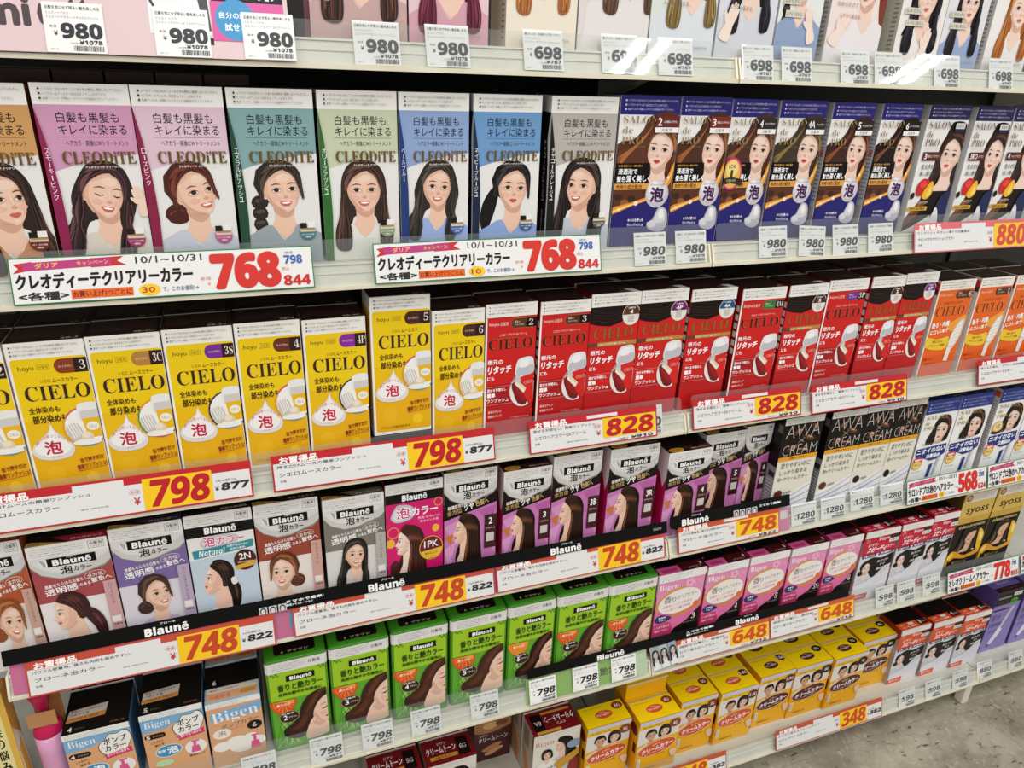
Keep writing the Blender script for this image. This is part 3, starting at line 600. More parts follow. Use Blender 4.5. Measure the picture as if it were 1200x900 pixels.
def awa_head(A, W, c):
    A.rect(c, 0, 10, W, 70)
    A.poly('8A8886', [(0, 10), (W, 10), (W, 29), (72, 35), (58, 38), (44, 42.6), (26, 43.4), (9, 36), (0, 26)], 0)
    A.poly('D2CFCC', [(0, 10), (W, 10), (W, 27), (72, 33), (58, 36.4), (44, 41), (26, 42), (9, 35), (0, 24)], 0); A.poly('E4E2E0', [(3, 12), (W - 3, 12), (W - 4, 20), (60, 26), (36, 34), (20, 33), (8, 26)], 3); A.ell('F2F0EE', 14, 22, 6, 3, 30); A.poly('B4B1AE', [(10, 17), (15, 20), (15, 26), (12, 23)], 2)
    A.to('brand_lettering'); A.rect('0E0D0D', 17, 16.5, 65, 27); A.text('E8E4E0', 'ブローネ', 36, 17, 46, 18.6, .02); A.text('FFFFFF', 'Blaunē', 22, 18.4, 60, 25.8, .035, st='b')
    A.text('141212', '泡', 28, 27.6, 40, 37.6, .03); A.text('141212', 'カラー', 41, 29.5, 59, 35.5, .03)
    A.to('warning_panel'); A.rect('F3F1EE', 0, 0, W, 14.5); warnblock(A, 2.5, 3, 56, 13.5); A.rect('6A6866', 59.6, 2.6, 75.4, 11.4); A.rect('F3F1EE', 60, 3, 75, 11); A.text('3A3836', '白髪用', 61.5, 3.8, 73.5, 7.4, .02); A.text('3A3836', 'ヘアカラー', 62, 8.2, 73, 10.2, .02)
    A.to('front_print')
def top_awa(W, D, c, txt, gold=True):
    T = Art(W, D, 'top_print'); T.rect('1E1614', 0, 0, W, D); T.poly(c, [(W * .3, D - 14), (W, D - 14), (W, D), (W * .55, D)]); T.text('E8D8D0', txt, W * .55, D - 8, W - 4, D - 4, .02)
    if gold: T.poly('C9A050', [(0, D - 8), (6, D - 9), (W * .5, D), (0, D)]); T.text('5A3A10', '全方位', 2, D - 6, 14, D - 2, .03)
    return T
def awa_sheer(c, strip, bg, jn, ptr, tj):
    W, H, D = 79, 144, 60
    A = Art(W, H); A.rect(bg, 0, 52, W, H)
    A.poly(c, [(0, 10), (W, 10), (W, 52), (0, 64)])
    awa_head(A, W, c); A.rect(c, 0, 60, 1, 63)
    A.text('F6ECE6', '黒髪もちらほら白髪も', 9, 46, 48, 50.5, .03, rot=6); A.ring('F2E4DC', 60, 43.5, 11, 4.6, .5, rot=-6); A.text('F6ECE6', '全方位', 52, 41.5, 68, 46, .02, rot=6)
    A.text('FFFFFF', '透明感', 8, 51.5, 41, 60, .02, rot=6); A.text('FFFFFF', 'のある', 43, 51, 54, 55, .02, rot=6); A.text('FFFFFF', '髪色へ', 55, 46.5, 76, 52.5, .02, rot=6)
    A.to('portrait'); A.clip = (0, 52, 66, H); ptr(A); A.clip = (0, 0, W, H)
    A.to('front_print')
    A.rect(strip, 66, 53.5, W, H); A.text('7A4A44', jn, 71, 57, 74.5, 57 + 4.6 * len(jn), vert=True); A.rect('E9E4E0', 67.5, 100, 77, 108); A.text('7A2A2A', '白髪用', 68, 109.5, 77, 112, .02)
    L = Art(D, H, 'side_print'); L.rect(c, 0, 10, D, H); L.rect('E8E6E4', 0, 0, D, 24)
    return carton(W, H, D, 'F0EEEC', c, '1E1614', A, top_awa(W, D, tj[1], tj[0]), L)
def awa_gloss(num, W=78):
    H, D = 145, 60; A = Art(78, H)
    A.rect('14100F', 0, 10, 78, H); awa_head(A, 78, '14100F')
    A.text('F4ECE4', '超濃密泡が根元から', 5, 41, 48, 46, .03, rot=7); A.text('C9A46A', '全方位', 4, 48, 26, 55, .02, rot=7); A.text('FFFFFF', 'ツヤ', 29, 43, 44, 52, .04, rot=7); A.text('C9A46A', '色髪へ', 46, 40, 66, 48, .04, rot=7)
    for k in range(10): A.ell('D8C8A0', 58 + (k * 37) % 18, 30 + (k * 23) % 12, .5, .5, n=6)
    A.to('portrait'); A.poly('C878B4', [(0, 62), (78, 46), (78, H), (0, H)]); A.clip = (0, 46, 78, H)
    for i, (a, b, c, col) in enumerate((((0, 70), (30, 60), (16, 95), 'D894C4'), ((50, 54), (78, 50), (70, 80), 'B860A4'), ((0, 100), (18, 92), (6, 130), 'D89AC8'), ((0, 84), (14, 80), (10, 96), 'C8742E'), ((60, 90), (78, 84), (78, 120), 'D490C4'), ((26, 58), (50, 54), (34, 70), 'BE6AAC'))): A.poly(col, [a, b, c])
    profile(A, 27, 77, 16, -1, -4, 'long', '1E100C', '9A5A34', 'F2D3C0'); A.clip = (0, 0, 78, H)
    A.to('shade_badge'); A.rect('3A1014', 60, 62, 78, 108); A.text('FFFFFF', num, 69 - 2.6 * len(num), 66, 69 + 2.6 * len(num), 75, .02); A.text('E8C8C0', 'ブラウン', 62, 79, 76, 82, .02); A.rect('CFC6C2', 63, 87, 75, 99)
    L = Art(D, H, 'side_print'); L.rect('C01450', 0, 10, D, H); L.poly('E8E4E6', [(0, 0), (D, 0), (D, 40), (D - 8, 60), (D - 20, 40), (0, 30)])
    T = top_awa(78, D, '4A241A', '明るいブラウン', False); T.ell('E8A83A', 16, D - 7, 13, 6); T.text('5A2A0A', '全方位', 8, D - 9, 24, D - 5, .03)
    return carton(78, H, D, 'F0EEEC', 'A81248', '1E1614', A, T, L)
def awa_natural():
    W, H, D = 78, 145, 60; A = Art(W, H)
    A.rect('EDEBE8', 0, 10, W, H); A.rect('131111', 0, 13, W, 27.5)
    A.to('brand_lettering'); A.text('E8E4E0', 'ブローネ', 36, 14.5, 48, 16.2, .02); A.text('FFFFFF', 'Blaunē', 21, 16.6, 58, 25, .035, st='b')
    A.to('front_print'); A.poly('C9C6C8', [(14, 35), (24, 28), (52, 28), (60, 35), (50, 41), (22, 43)], 3); A.poly('DEDCDE', [(16, 35), (26, 30), (46, 30), (52, 35), (44, 39), (24, 40)], 3); A.outlined('E0508A', 'FFFFFF', '泡', 18, 28.5, 32, 40.5, .03, .08); A.outlined('E0508A', 'FFFFFF', 'カラー', 34, 30, 66, 39.5, .03, .08)
    A.poly('2E8E9E', [(4, 43), (40, 41), (76, 39), (75, 48), (40, 51), (5, 53)], 0); A.text('FFFFFF', 'Natural', 11, 43.4, 42, 51, .0, st='o'); A.text('E8F4F4', '白髪が目立たない', 45, 41.4, 70, 44.4, .03); A.text('E8F4F4', '自然な髪色', 48, 45.6, 66, 48.4, .03)
    A.to('portrait'); A.poly('C4D2E0', [(0, 55), (W, 51), (W, H), (0, H)]); profile(A, 27, 80, 18, -1, -10, 'tail', '1E1512', '54382A', 'F2D3C0', top='E9E7EA'); A.poly('E8E4E6', [(44, 84), (50, 82), (52, 90), (46, 92)], 2)
    A.to('shade_badge'); A.ell('4A1A12', 64, 63, 13.5, 13); A.poly('E0A83A', [(51, 69), (77, 65), (76, 71), (53, 74)]); A.text('FFFFFF', '2N', 57, 54, 71, 62, .02); A.text('F0D8C8', '自然な黒褐色', 55, 64.5, 73, 66.5, .02)
    A.to('warning_panel'); A.rect('F3F1EE', 0, 0, W, 14); warnblock(A, 2.5, 3, 55, 13); A.rect('6A6866', 58, 2.6, 74, 11.4); A.rect('F3F1EE', 58.4, 3, 73.6, 11); A.text('3A3836', '白髪用', 60, 3.8, 72, 7.4, .02); A.text('3A3836', 'ヘアカラー', 60.5, 8.2, 71.5, 10.2, .02)
    return carton(W, H, D, 'F0EEEC', '1A1614', '1E1614', A, top_awa(W, D, '3A2018', '自然な黒褐色', False))
def awa_pk():
    W, H, D = 78, 145, 60; A = Art(W, H)
    A.rect('D8186E', 0, 24, W, H); A.rect('131111', 0, 12, W, 26)
    for x, y, r, c in ((72, 31, 6, 'E8A030'), (9, 64, 8, 'E8A030'), (5, 78, 6, 'F0B840'), (68, 66, 5, 'F0B840')): A.ring(c, x, y, r, r, 1.2) if c == 'E8A030' else A.ell(c, x, y, r, r)
    A.to('brand_lettering'); A.text('E8E4E0', 'ブローネ', 36, 13.4, 48, 15, .02); A.text('FFFFFF', 'Blaunē', 22, 15.6, 56, 24, .035, st='b')
    A.to('front_print'); A.poly('C8C6D0', [(6, 44), (12, 32), (18, 28), (34, 31), (40, 41), (32, 49), (14, 51)], 3); A.poly('E4E2E8', [(9, 43), (14, 33), (30, 32), (36, 41), (28, 47), (14, 48)], 3); A.outlined('D8186E', 'FFFFFF', '泡', 14, 32, 32, 46.5, .02, .08); A.text('FFFFFF', 'カラー', 35, 34, 71, 45, .04); A.text('F8D8E4', '色もちのいい', 43, 47, 74, 50.4, .03); A.text('F8D8E4', '赤みピンク系', 46, 52, 72, 55.2, .03)
    A.to('portrait'); profile(A, 25, 77, 16, -1, -4, 'long', '3A1812', 'A05A44', 'F5DCCB'); A.poly('4A201A', [(4, 108), (12, 102), (16, 112), (10, 132), (5, 126)], 3)
    A.to('shade_badge'); A.ell('E8B83A', 61, 92, 17, 16.6); A.ell('6A1224', 61, 92, 16, 15.6); A.poly('E8B83A', [(46, 96), (77, 93), (76, 100), (70, 106), (54, 107), (47, 101)]); A.text('FFFFFF', '1PK', 51, 82, 71, 91, .02); A.text('5A1A10', '赤みピンク', 52, 98, 70, 101, .02)
    A.to('warning_panel'); A.rect('F3F1EE', 0, 0, W, 13); warnblock(A, 2.5, 3, 55, 12); A.rect('F3F1EE', 58, 2, 75, 11); A.text('3A3836', '白髪用', 60, 3, 73, 7, .02); A.text('3A3836', 'ヘアカラー', 60.5, 8, 72, 10, .02)
    return carton(W, H, D, 'F0EEEC', 'C01450', '5A1018', A, top_awa(W, D, '2A1410', 'ルビーピンク', False))
def awa_cream(dot):
    W, H, D = 76, 181, 50; A = Art(W, H)
    A.rect('1A100C', 0, 0, W, 76); A.rect('E6E1D2', 0, 74, W, H)
    for x, y, rx, ry, r in ((30, 26, 12, 5, -30), (52, 40, 14, 5, 20), (24, 56, 12, 6, -20), (60, 22, 9, 4, 60), (46, 62, 10, 4, 10), (38, 44, 5, 2.5, 0)): A.ell('4A2A18', x, y, rx, ry, r); A.ell('8A5432', x + 1, y - 1, rx * .65, ry * .5, r); A.ell('D0A080', x + 2, y - 1.5, rx * .28, ry * .25, r)
    A.to('brand_lettering')
    for t, x0, x1, y0, y1 in (('AWA', 6, 72, 14, 37), ('CREAM', 5, 72, 50, 69)): A.text('DCD8D2', t, x0, y0, x1, y1, -.026)
    A.line('CFC9C0', [(32, 39), (44, 48)], .5); A.line('CFC9C0', [(44, 39), (32, 48)], .5)
    A.to('front_print'); A.rect('E8A21C', 0, 71, W, 79); A.text('4A2A08', '白髪用・ヘアカラー', 22, 73, 54, 77, .02)
    A.text('3A352E', '塗りやすいのに', 8, 83, 66, 93, .0); A.text('3A352E', 'しっかり染まる', 8, 97, 62, 106, .0); A.text('3A352E', '泡×クリームカラー', 6, 110, 66, 118, 0)
    A.poly('F0EEEC', [(0, 150), (30, 146), (W, 126), (W, H), (0, H)], 0)
    for k, c in enumerate(('C8CCD6', 'E6E8EE', 'AEB4C4', 'DFE2EA', 'B8BECC')): A.poly(c, [(0, 160 + 4.5 * k), (30, 152 + 4 * k), (W, 130 + 7 * k), (W, 133 + 7 * k), (34, 155.5 + 4 * k), (0, 163 + 4.5 * k)], 0)
    A.to('shade_badge'); A.ell(dot, 13, 142, 8, 7.4); A.text('6A7080', '白髪用', 24, 139, 38, 144, .01, rot=6)
    A.to('warning_panel'); A.rect('E9E6E0', -.2, -.2, W + .2, 12); warn3(A, 4, 2, 72, 10.5, '5A5A5A')
    L = Art(D, H, 'side_print'); L.rect('161110', 0, 0, D, 90); L.rect('6A6664', D - 12, 14, D - 2, 28); L.rect('8A8A8E', 0, 90, D, H); L.rect('2A2828', D - 16, 100, D - 2, 110)
    for k in range(8): L.rect('C4C4C8', D - 18, 116 + 6 * k, D - 2, 118 + 6 * k)
    return carton(W, H, D, 'E6E1D2', '181210', '181210', A, top_dark(W, D, '白髪用'), L)
def salon_blue(award=False):
    W, H, D = 82, 173, 50; A = Art(W, H)
    A.rect('F2F1F0', 0, 20, W, H); A.rect('1C3488', 0, 0, W, 27)
    A.to('portrait'); A.clip = (0, 26, W, 90); head(A, 52, 62, 22, -.2, -4, 'bob', '1E1512', '6A3A20', 'F5E1D4', 'C86A60', smile=False, sh=False); A.poly('1E1512', [(36, 46), (28, 62), (20, 78), (22, 90), (36, 92), (40, 74)], 3); A.clip = (0, 0, W, H)
    A.to('brand_lettering')
    for t, y0, y1, x1 in (('SALON', 30, 38, 58), ('de', 41, 48, 18), ('PRO', 51, 58, 32)): A.text('B09A5A', t, 6, y0, x1, y1, -.01, st='s')
    A.to('slogan'); A.poly('1C2E7E', [(2, 96), (76, 92), (78, 112), (60, 122), (44, 124), (30, 118), (4, 112)], 0); A.text('FFFFFF', 'ニオイのない', 5, 96, 74, 107, .04, rot=2); A.text('FFFFFF', '白髪染め', 32, 109, 66, 118, .04)
    A.text('8A8680', '無香料タイプ', 14, 86, 60, 89.5)
    A.to('seal'); A.ell('D8A83A', 13, 126, 12.5, 13); A.ell('C83A3A', 13, 119, 11.5, 6); A.ell('EFD27A', 13, 129, 9, 8); A.text('FFFFFF', '無香料', 5, 116.5, 21, 121, .04); A.text('8A6A1A', 'No.1', 7, 126, 19, 131, .03)
    if award: A.ell('E8B84A', 16, 78, 13, 13); A.ell('F2DDA0', 16, 76, 10, 9); A.text('5A3A10', '1位', 11, 71, 22, 80, .02); A.poly('3A2A18', [(4, 84), (16, 87), (28, 84), (28, 90), (16, 93), (4, 90)])
    A.to('product_picture'); A.poly('1C2E7E', [(46, 132), (53, 130), (51, 158), (44, 160)]); A.poly('DADDE4', [(54, 130), (58, 128), (56, 158), (52, 159)]); A.poly('B8BCC8', [(62, 120), (68, 118), (64, 156), (59, 157)]); A.poly('E6E8EC', [(68, 118), (72, 117), (69, 155), (64, 156)]); A.text('8A8680', '約束したい輝き', 4, 142, 26, 145)
    A.to('warning_panel'); warn3(A, 4, 5, 76, 24, 'C8D0F0')
    L = Art(D, H, 'side_print'); L.rect('C4C2BF', 0, 0, D, H); L.rect('C8502A', D - 12, 4, D - 1, 16)
    for k in range(22): L.rect('8E8C8A', D - 12, 24 + 5 * k, D - 3, 26 + 5 * k)
    return carton(W, H, D, 'F2F1F0', 'B8B6B3', '16266A', A, top_dark(W, D, '白髪用', '16266A', '8A98D0'), L)
def rounded_body(name, W, H, D, r, mats, chamf=9):
    bm = bmesh.new(); ring = []
    for cx, cy, a in ((W - r, r, -90), (W - r, D - r, 0), (r, D - r, 90), (r, r, 180)):
        for k in range(6):
            t = math.radians(a + 18 * k); ring.append((cx + r * math.cos(t), cy + r * math.sin(t)))
    def lay(z, s):
        return [bm.verts.new(Vector(((W / 2 + (x - W / 2) * (1 - s / W * 2)), D / 2 + (y - D / 2) * (1 - s / D * 2), z)) * MM) for x, y in ring]
    L = [lay(0, 1), lay(2, 0), lay(H - 3, 0), lay(H - .8, .5), lay(H, 1.6), lay(H + 1.2, 7)]
    n = len(ring)
    for a, b in zip(L, L[1:]):
        for k in range(n): f = bm.faces.new((a[k], a[(k + 1) % n], b[(k + 1) % n], b[k])); f.smooth = True
    bm.faces.new(list(reversed(L[0]))); bm.faces.new(L[-1]).smooth = False
    return bm_mesh(name, bm, mats)
def green_pack(num, gold=False):
    W, H, D, r = 86, 168, 58, 4.5
    root = link('hair_dye_carton', rounded_body('hair_dye_carton', W, H, D, r, [cmat('3E8A1E')])); root['W'] = W; root['H'] = H; root['D'] = D
    def wrap(u, v, d):       # print bends round the two front corners of the pack
        if u < r: t = (r - u) / r; return ((r - (r + d) * math.sin(t)) * MM, (r - (r + d) * math.cos(t)) * MM, (H - v) * MM)
        if u > W - r: t = (u - W + r) / r; return ((W - r + (r + d) * math.sin(t)) * MM, (r - (r + d) * math.cos(t)) * MM, (H - v) * MM)
        return (u * MM, -d * MM, (H - v) * MM)
    A = Art(W, H)
    def strip(col, v0, v1, u0=-2.6, u1=W + 2.6, n=30):
        V = []; F = []
        for i in range(n + 1):
            u = u0 + (u1 - u0) * i / n; V += [(u, v0), (u, v1)]
        for i in range(n): F.append((2 * i, 2 * i + 1, 2 * i + 3, 2 * i + 2))
        A._add(col, V, F)
    strip('9FCB22', 3, 72); strip('5FA82A', 72, H - 3)
    A.clip = (-2.6, 0, W + 2.6, H)
    for k in range(16): A.line('BFE08A' if k % 3 else '2E7A1E', [(4 + (k * 13) % 36, 160), (10 + (k * 17) % 30, 132 - (k * 5) % 20), (14 + (k * 11) % 28, 112)], .9)
    for k in range(8): A.line('2E7A1E', [(60 + 3 * k, 164), (64 + 3 * k, 130)], .8)
    strip('E9E7E4', 3, 21)
    A.to('warning_panel'); warnblock(A, 9, 6, 56, 19, 4); A.text('6A6866', '白髪用', 60, 8, 76, 14, .02)
    A.to('front_print')
    for x0, d in ((4, 1), (70, 1)):
        A.line('2E7A1E', [(x0, 25), (x0 + 4, 23), (x0 + 8, 26), (x0 + 12, 22)], .7)
        for k in range(4): A.ell('2E7A1E', x0 + 3 + 3 * k, 22.5 + (k % 2) * 4, 1.6, .8, 40)
    A.to('brand_lettering'); A.rect('0E0D0D', 27, 29, 67, 39.5); A.text('FFFFFF', 'Blaunē', 32, 30.8, 63, 38, .035, st='b')
    A.text('1E3A0A', '香りと艶カラー', 14, 43.5, 78, 56, .04); A.text('1E4A10', '自然な艶やかな髪色に', 15, 58.5, 76, 64.5, .05)
    A.to('portrait'); A.clip = (5, 62, W - 4.6, H)
    HC = {'2': '2A100A', '3': '3A1A10', '4': '3E1E14', '5': '40211A', '5b': '26140E', '6': '2E1A16', '7': '3A2418'}[num]
    sk = 'F0C8B2'; sh_ = mix(sk, '9A5A42', .22); lt = mix(sk, 'FFFFFF', .4); md = mix(HC, '8A4A2C', .5); dkk = mix(HC, '000000', .4)
    A.poly(HC, [(86, 67), (72, 66), (56, 73), (45, 88), (40, 104), (31, 118), (17, 128), (19, 142), (36, 150), (54, 144), (62, 130), (76, 90)], 4)
    A.poly(sk, [(56, 122), (66, 118), (80, 128), (86, 150), (48, 156)], 3); A.poly(sh_, [(60, 120), (70, 124), (78, 128), (70, 136), (60, 130)], 3)
    A.poly(sk, [(88, 78), (76, 82), (67, 92), (61, 106), (61, 118), (67, 126), (76, 129), (84, 125), (89, 116), (90, 96)], 4)
    A.poly(sh_, [(61, 108), (62, 119), (68, 126), (76, 129), (70, 122), (66, 112)], 3); A.poly(lt, [(80, 86), (87, 84), (88, 94), (80, 96)], 3); A.poly(mix(sk, 'E08A80', .25), [(70, 112), (76, 109), (80, 113), (75, 118)], 3); A.poly(lt, [(86, 98), (89, 104), (88, 110), (85, 106)], 2)
    A.poly(md, [(70, 98), (76, 94), (83, 92.6), (76, 95.6)], 0); A.poly('33241E', [(71, 104), (77, 102.6), (84, 99), (78, 105)], 0); A.poly('BE564C', [(77, 120), (82, 116.6), (87, 115), (84, 119), (80, 121.4)], 2); A.line(sh_, [(86, 100), (89, 109), (85, 111)], .7)
    A.poly(HC, [(88, 68), (76, 72), (67, 84), (62, 100), (56, 114), (46, 124), (30, 130), (40, 112), (48, 88), (60, 72)], 4)
    A.ell(sk, 61, 119, 2.2, 3.4, 20); A.ell('FFFFFF', 60.6, 123, .9, .9, n=8)
    A.poly('8A4A2C', [(76, 69), (64, 77), (56, 90), (50, 104), (58, 96), (68, 80)], 4); A.poly('6A3420', [(48, 108), (38, 120), (26, 130), (38, 132), (50, 120)], 4)
    for k in range(14):
        q = k / 13; A.line((md, dkk, mix(HC, '8A4A2C', .8))[k % 3], spl([(84 - 10 * q, 68 + q), (72 - 14 * q, 76 + 2 * q), (62 - 14 * q, 94 + 2 * q), (54 - 12 * q, 112 + 2 * q), (48 - 24 * q, 126 + 8 * q), (44 - 22 * q, 140 - 2 * q)], 3)[:15], .55)
    A.clip = (-2.6, 0, W + 2.6, H)
    A.to('fruit_picture'); oc = 'E2521A' if num not in ('5b',) else 'EE8A1E'
    A.ell(oc, 20, 73, 18, 24, 0, a0=0, a1=180); A.ell('F4A24A', 20, 73, 14.6, 20, a0=0, a1=180)
    for k in range(6): A.poly(oc, [(20, 75), (20 + 13.6 * math.cos(.3 + k * .5), 75 + 18.4 * math.sin(.3 + k * .5)), (20 + 13.6 * math.cos(.7 + k * .5), 75 + 18.4 * math.sin(.7 + k * .5))])
    A.text('FFF4D8', '香りの花', 10, 77, 30, 82, .03)
    A.to('shade_badge'); A.ell('C8B070', 26, 104, 14.2, 11.2); A.ell('2A120E', 26, 104, 13.5, 10.5); A.text('F2E6D8', '白髪用', 17, 96, 33, 99, .03); A.text('FFFFFF', num[0], 18, 100, 23.5, 109, .02); A.text('F2E6D8', 'ブラウン', 25, 103, 37, 106.5, .02)
    A.build(wrap, root)
    T = Art(W, D, 'top_print'); T.rect('1B0F0C', 14, D - 34, W - 14, D - 9, 4); T.text('E0D6CE', num[0] + '  ブラウン', 24, D - 16, 62, D - 11.5, .02)
    T.rect('2A5E16', 8, 2, W - 8, 20, 2); T.text('C9E0A8', '香りと艶カラー', 22, 10, 64, 17, .02); T.rect('0E0D0D', 30, 3.5, 56, 8.5)
    if gold: T.ell('D8C020', 66, D - 30, 10, 5); T.text('5A3A0A', '艶出し', 60, D - 32, 72, D - 28, .03)
    T.build(lambda u, v, d: (u * MM, (D - v) * MM, (H + 1.2 + d) * MM), root)
    return root
def bigen_pink(num):
    W, H, D = 84, 147, 60; A = Art(W, H)
    A.rect('DE6EA4', 0, 14, W, H); A.poly('E891BC', [(0, 14), (W, 14), (W, 60), (40, 40), (0, 52)], 0)
    A.poly('140C0A', [(W, 72), (60, 96), (40, 106), (30, 120), (30, H), (W, H)], 0)
    A.poly('C8346E', [(0, 92), (30, 92), (36, 104), (34, H), (0, H)], 0)
    A.ring('D8A03A', 44, 54, 44, 26, 4, a0=160, a1=285, rot=-8); A.ring('D88A34', 44, 56, 46, 27, 5, a0=10, a1=110, rot=-8)
    A.ell('D86A90', 43, 55, 40, 23, -8); A.ell('F3ECE6', 43, 54.5, 38.8, 22, -8)
    A.to('brand_lettering'); A.text('FFFFFF', 'Bigen', 3, 19, 37, 31, -.01, st='s')
    A.text('2A2220', '香', 14, 42, 28, 55, .0); A.text('2A2220', 'り', 29, 45, 36, 54); A.text('2A2220', 'のヘアカラー', 38, 43, 74, 50, -.004, rot=4)
    A.text('D85A8E', '白髪をしっかり染める', 14, 57, 66, 62, 0, rot=5); A.text('D85A8E', 'いい香りの贅沢時間', 18, 65, 64, 69.5, 0, rot=5)
    A.to('flower_picture')
    for k in range(5): A.ell('F2B8D0', 58 + 5 * math.cos(k * 1.26), 24 + 4 * math.sin(k * 1.26), 4.4, 3.2, k * 72)
    A.ell('E8708E', 58, 24, 2.6, 2); A.to('orange_dot'); A.ell('E86A3A', 74, 66, 4.6, 5); A.to('flower_picture')
    for k in range(8): A.ell('F0C0D8', 66 + (k * 7) % 16, 20 + (k * 5) % 14, 1.4, 1.2, n=8)
    A.to('shade_badge'); A.poly('1A2A6A', [(1, 82), (10, 75), (20, 77), (32, 83), (22, 89), (8, 90)], 3); A.text('FFFFFF', '無香料', 8, 78.5, 22, 82, .02); A.text('FFFFFF', 'でなく', 9, 83.5, 21, 87, .02)
    A.to('slogan'); A.text('F8D8E4', 'しっかり染まる', 3, 95, 30, 100, .03); A.text('F8D8E4', '白髪用ヘアカラー', 3, 103, 29, 107, .03)
    A.to('shade_number'); A.text('F4EDE8', num, 70, 84, 70 + 6 * len(num), 95, -.005, st='s'); A.text('C8BEB8', 'ダークブラウン', 56, 98, 78, 101)
    A.to('warning_panel'); A.rect('F3F1EE', 0, 0, W, 14); warnblock(A, 5, 2, 60, 12.5, 3, '9A9A9A')
    T = Art(W, D, 'top_print'); T.rect('120B0A', 0, 0, W, D); T.rect('4A0C14', 40, D - 22, W, D); T.rect('D85A96', 2, D - 18, 40, D); T.rect('B8346E', 8, D - 11, 34, D - 4); T.text('E8E0DC', num, W - 8, D - 16, W - 3, D - 9, .02); T.ell('E8E0DC', 5, D - 26, 1, 1); T.text('B8A8A0', 'ブラウン', 54, D - 8, 78, D - 4, .02)
    L = Art(D, H, 'side_print'); L.rect('C8346E', 0, 0, D, H); L.rect('E8D8DE', D - 3, 0, D, 40)
    return carton(W, H, D, 'F0EEEC', 'BE2A66', '120B0A', A, T, L)
def bigen_speedy(c, H, num, bottom='D8DADF'):
    W, D = 82, 60; A = Art(W, H)
    A.rect(c, 0, 13, W, 56); A.rect(bottom, 0, 54, W, H)
    A.to('brand_lettering'); A.text('FFFFFF', 'Bigen', 36, 17, 62, 26, -.008, st='s'); A.to('product_title'); A.text('F8E4E0', 'ビゲン', 12, 28, 36, 35, .05, sk=.25); A.text('FFFFFF', 'スピーディ', 12, 36, 58, 49, .07, sk=.25); A.text('F8E4E0', 'カラー', 60, 38, 78, 45, .03, sk=.2); A.text('F8E4E0', '乳液', 6, 18, 14, 21); A.text('F8E4E0', 'タイプ', 6, 22.5, 16, 25)
    A.to('front_print'); A.rect('2A1C4A', 4, 52, 38, 60); A.text('F2E8F0', '白髪が10分', 8, 53.5, 34, 58.5, .03); A.rect('5A3A6A', 44, 51, W - 3, 59); A.text('F2E8F0', '無香料', 48, 52.5, 74, 57.5, .03)
    A.to('portrait'); A.clip = (0, 60, W, H)
    A.poly('17110F', [(14, 74), (24, 64), (36, 62), (56, 66), (W, 60), (W, 84), (68, 88), (56, 100), (42, 110), (32, 100)], 3)
    head(A, 21, 84, 13, .3, -6, 'up', '1C1512', '3A2A24', 'F2D6C6', 'C8706A', top='C9D2DC', body=6)
    A.text('F2EEEA', '気になったら', 44, 69, 70, 75, .03, rot=5, sk=.2); A.text('F2EEEA', 'すぐ', 52, 78, 64, 84, .03, sk=.2); A.text('F2EEEA', '染められる', 46, 87, 76, 93, .03, rot=4, sk=.2)
    A.poly('E6E4EA', [(30, 116), (50, 106), (W, 94), (W, H), (0, H), (0, 122)], 0)
    for k in range(3): A.poly('CCD2DE', [(26, 122 + 5 * k), (54, 110 + 6 * k), (W, 98 + 9 * k), (W, 100 + 9 * k), (54, 112.6 + 6 * k)], 0)
    A.clip = (0, 0, W, H)
    A.poly(c, [(0, H - 12), (40, H - 14), (40, H), (0, H)]); A.text('FFFFFF', '染めやすい', 5, H - 10, 32, H - 4, .02)
    A.to('shade_badge'); A.rect('2A1A14', 62, 15, W, 22); A.rect('F0EEEC', 60, 23, W, 31); A.text('5A5654', '白髪用', 63, 24.5, 79, 29.5, .01)
    A.to('warning_panel'); A.rect('F1EFEA', 0, 0, W, 13); warnblock(A, 4, 2.5, 62, 11.5, 3, 'A8A6A2')
    T = Art(W, D, 'top_print'); T.rect('130C0A', 2, 0, W - 2, D - 20); T.rect(c, 0, D - 20, W, D); T.rect('3A0E0E', 54, D - 20, W - 2, D - 4); T.text('FFFFFF', num, 58, D - 18, 64, D - 8, .02); T.text('F4E8E0', 'ブラウン', 66, D - 14, 78, D - 10, .02); T.text('FFE8DC', 'ビゲン', 8, D - 16, 20, D - 11, .03); T.text('FFE8DC', 'スピーディ', 8, D - 9, 30, D - 4, .03); T.rect('F2EAE4', 30, D - 17, 44, D - 11); T.text('FFF2E8', '乳液', 33, D - 9, 46, D - 4, .05)
    L = Art(D, H, 'side_print'); L.rect('8E1A1A', 0, 0, D, H); L.poly('B09A92', [(D - 8, 30), (D, 20), (D, H), (D - 12, H)])
    return carton(W, H, D, 'F1EFEA', '9A1C1C' if c != 'E2521E' else 'B8341A', '7A1414', A, T, L)
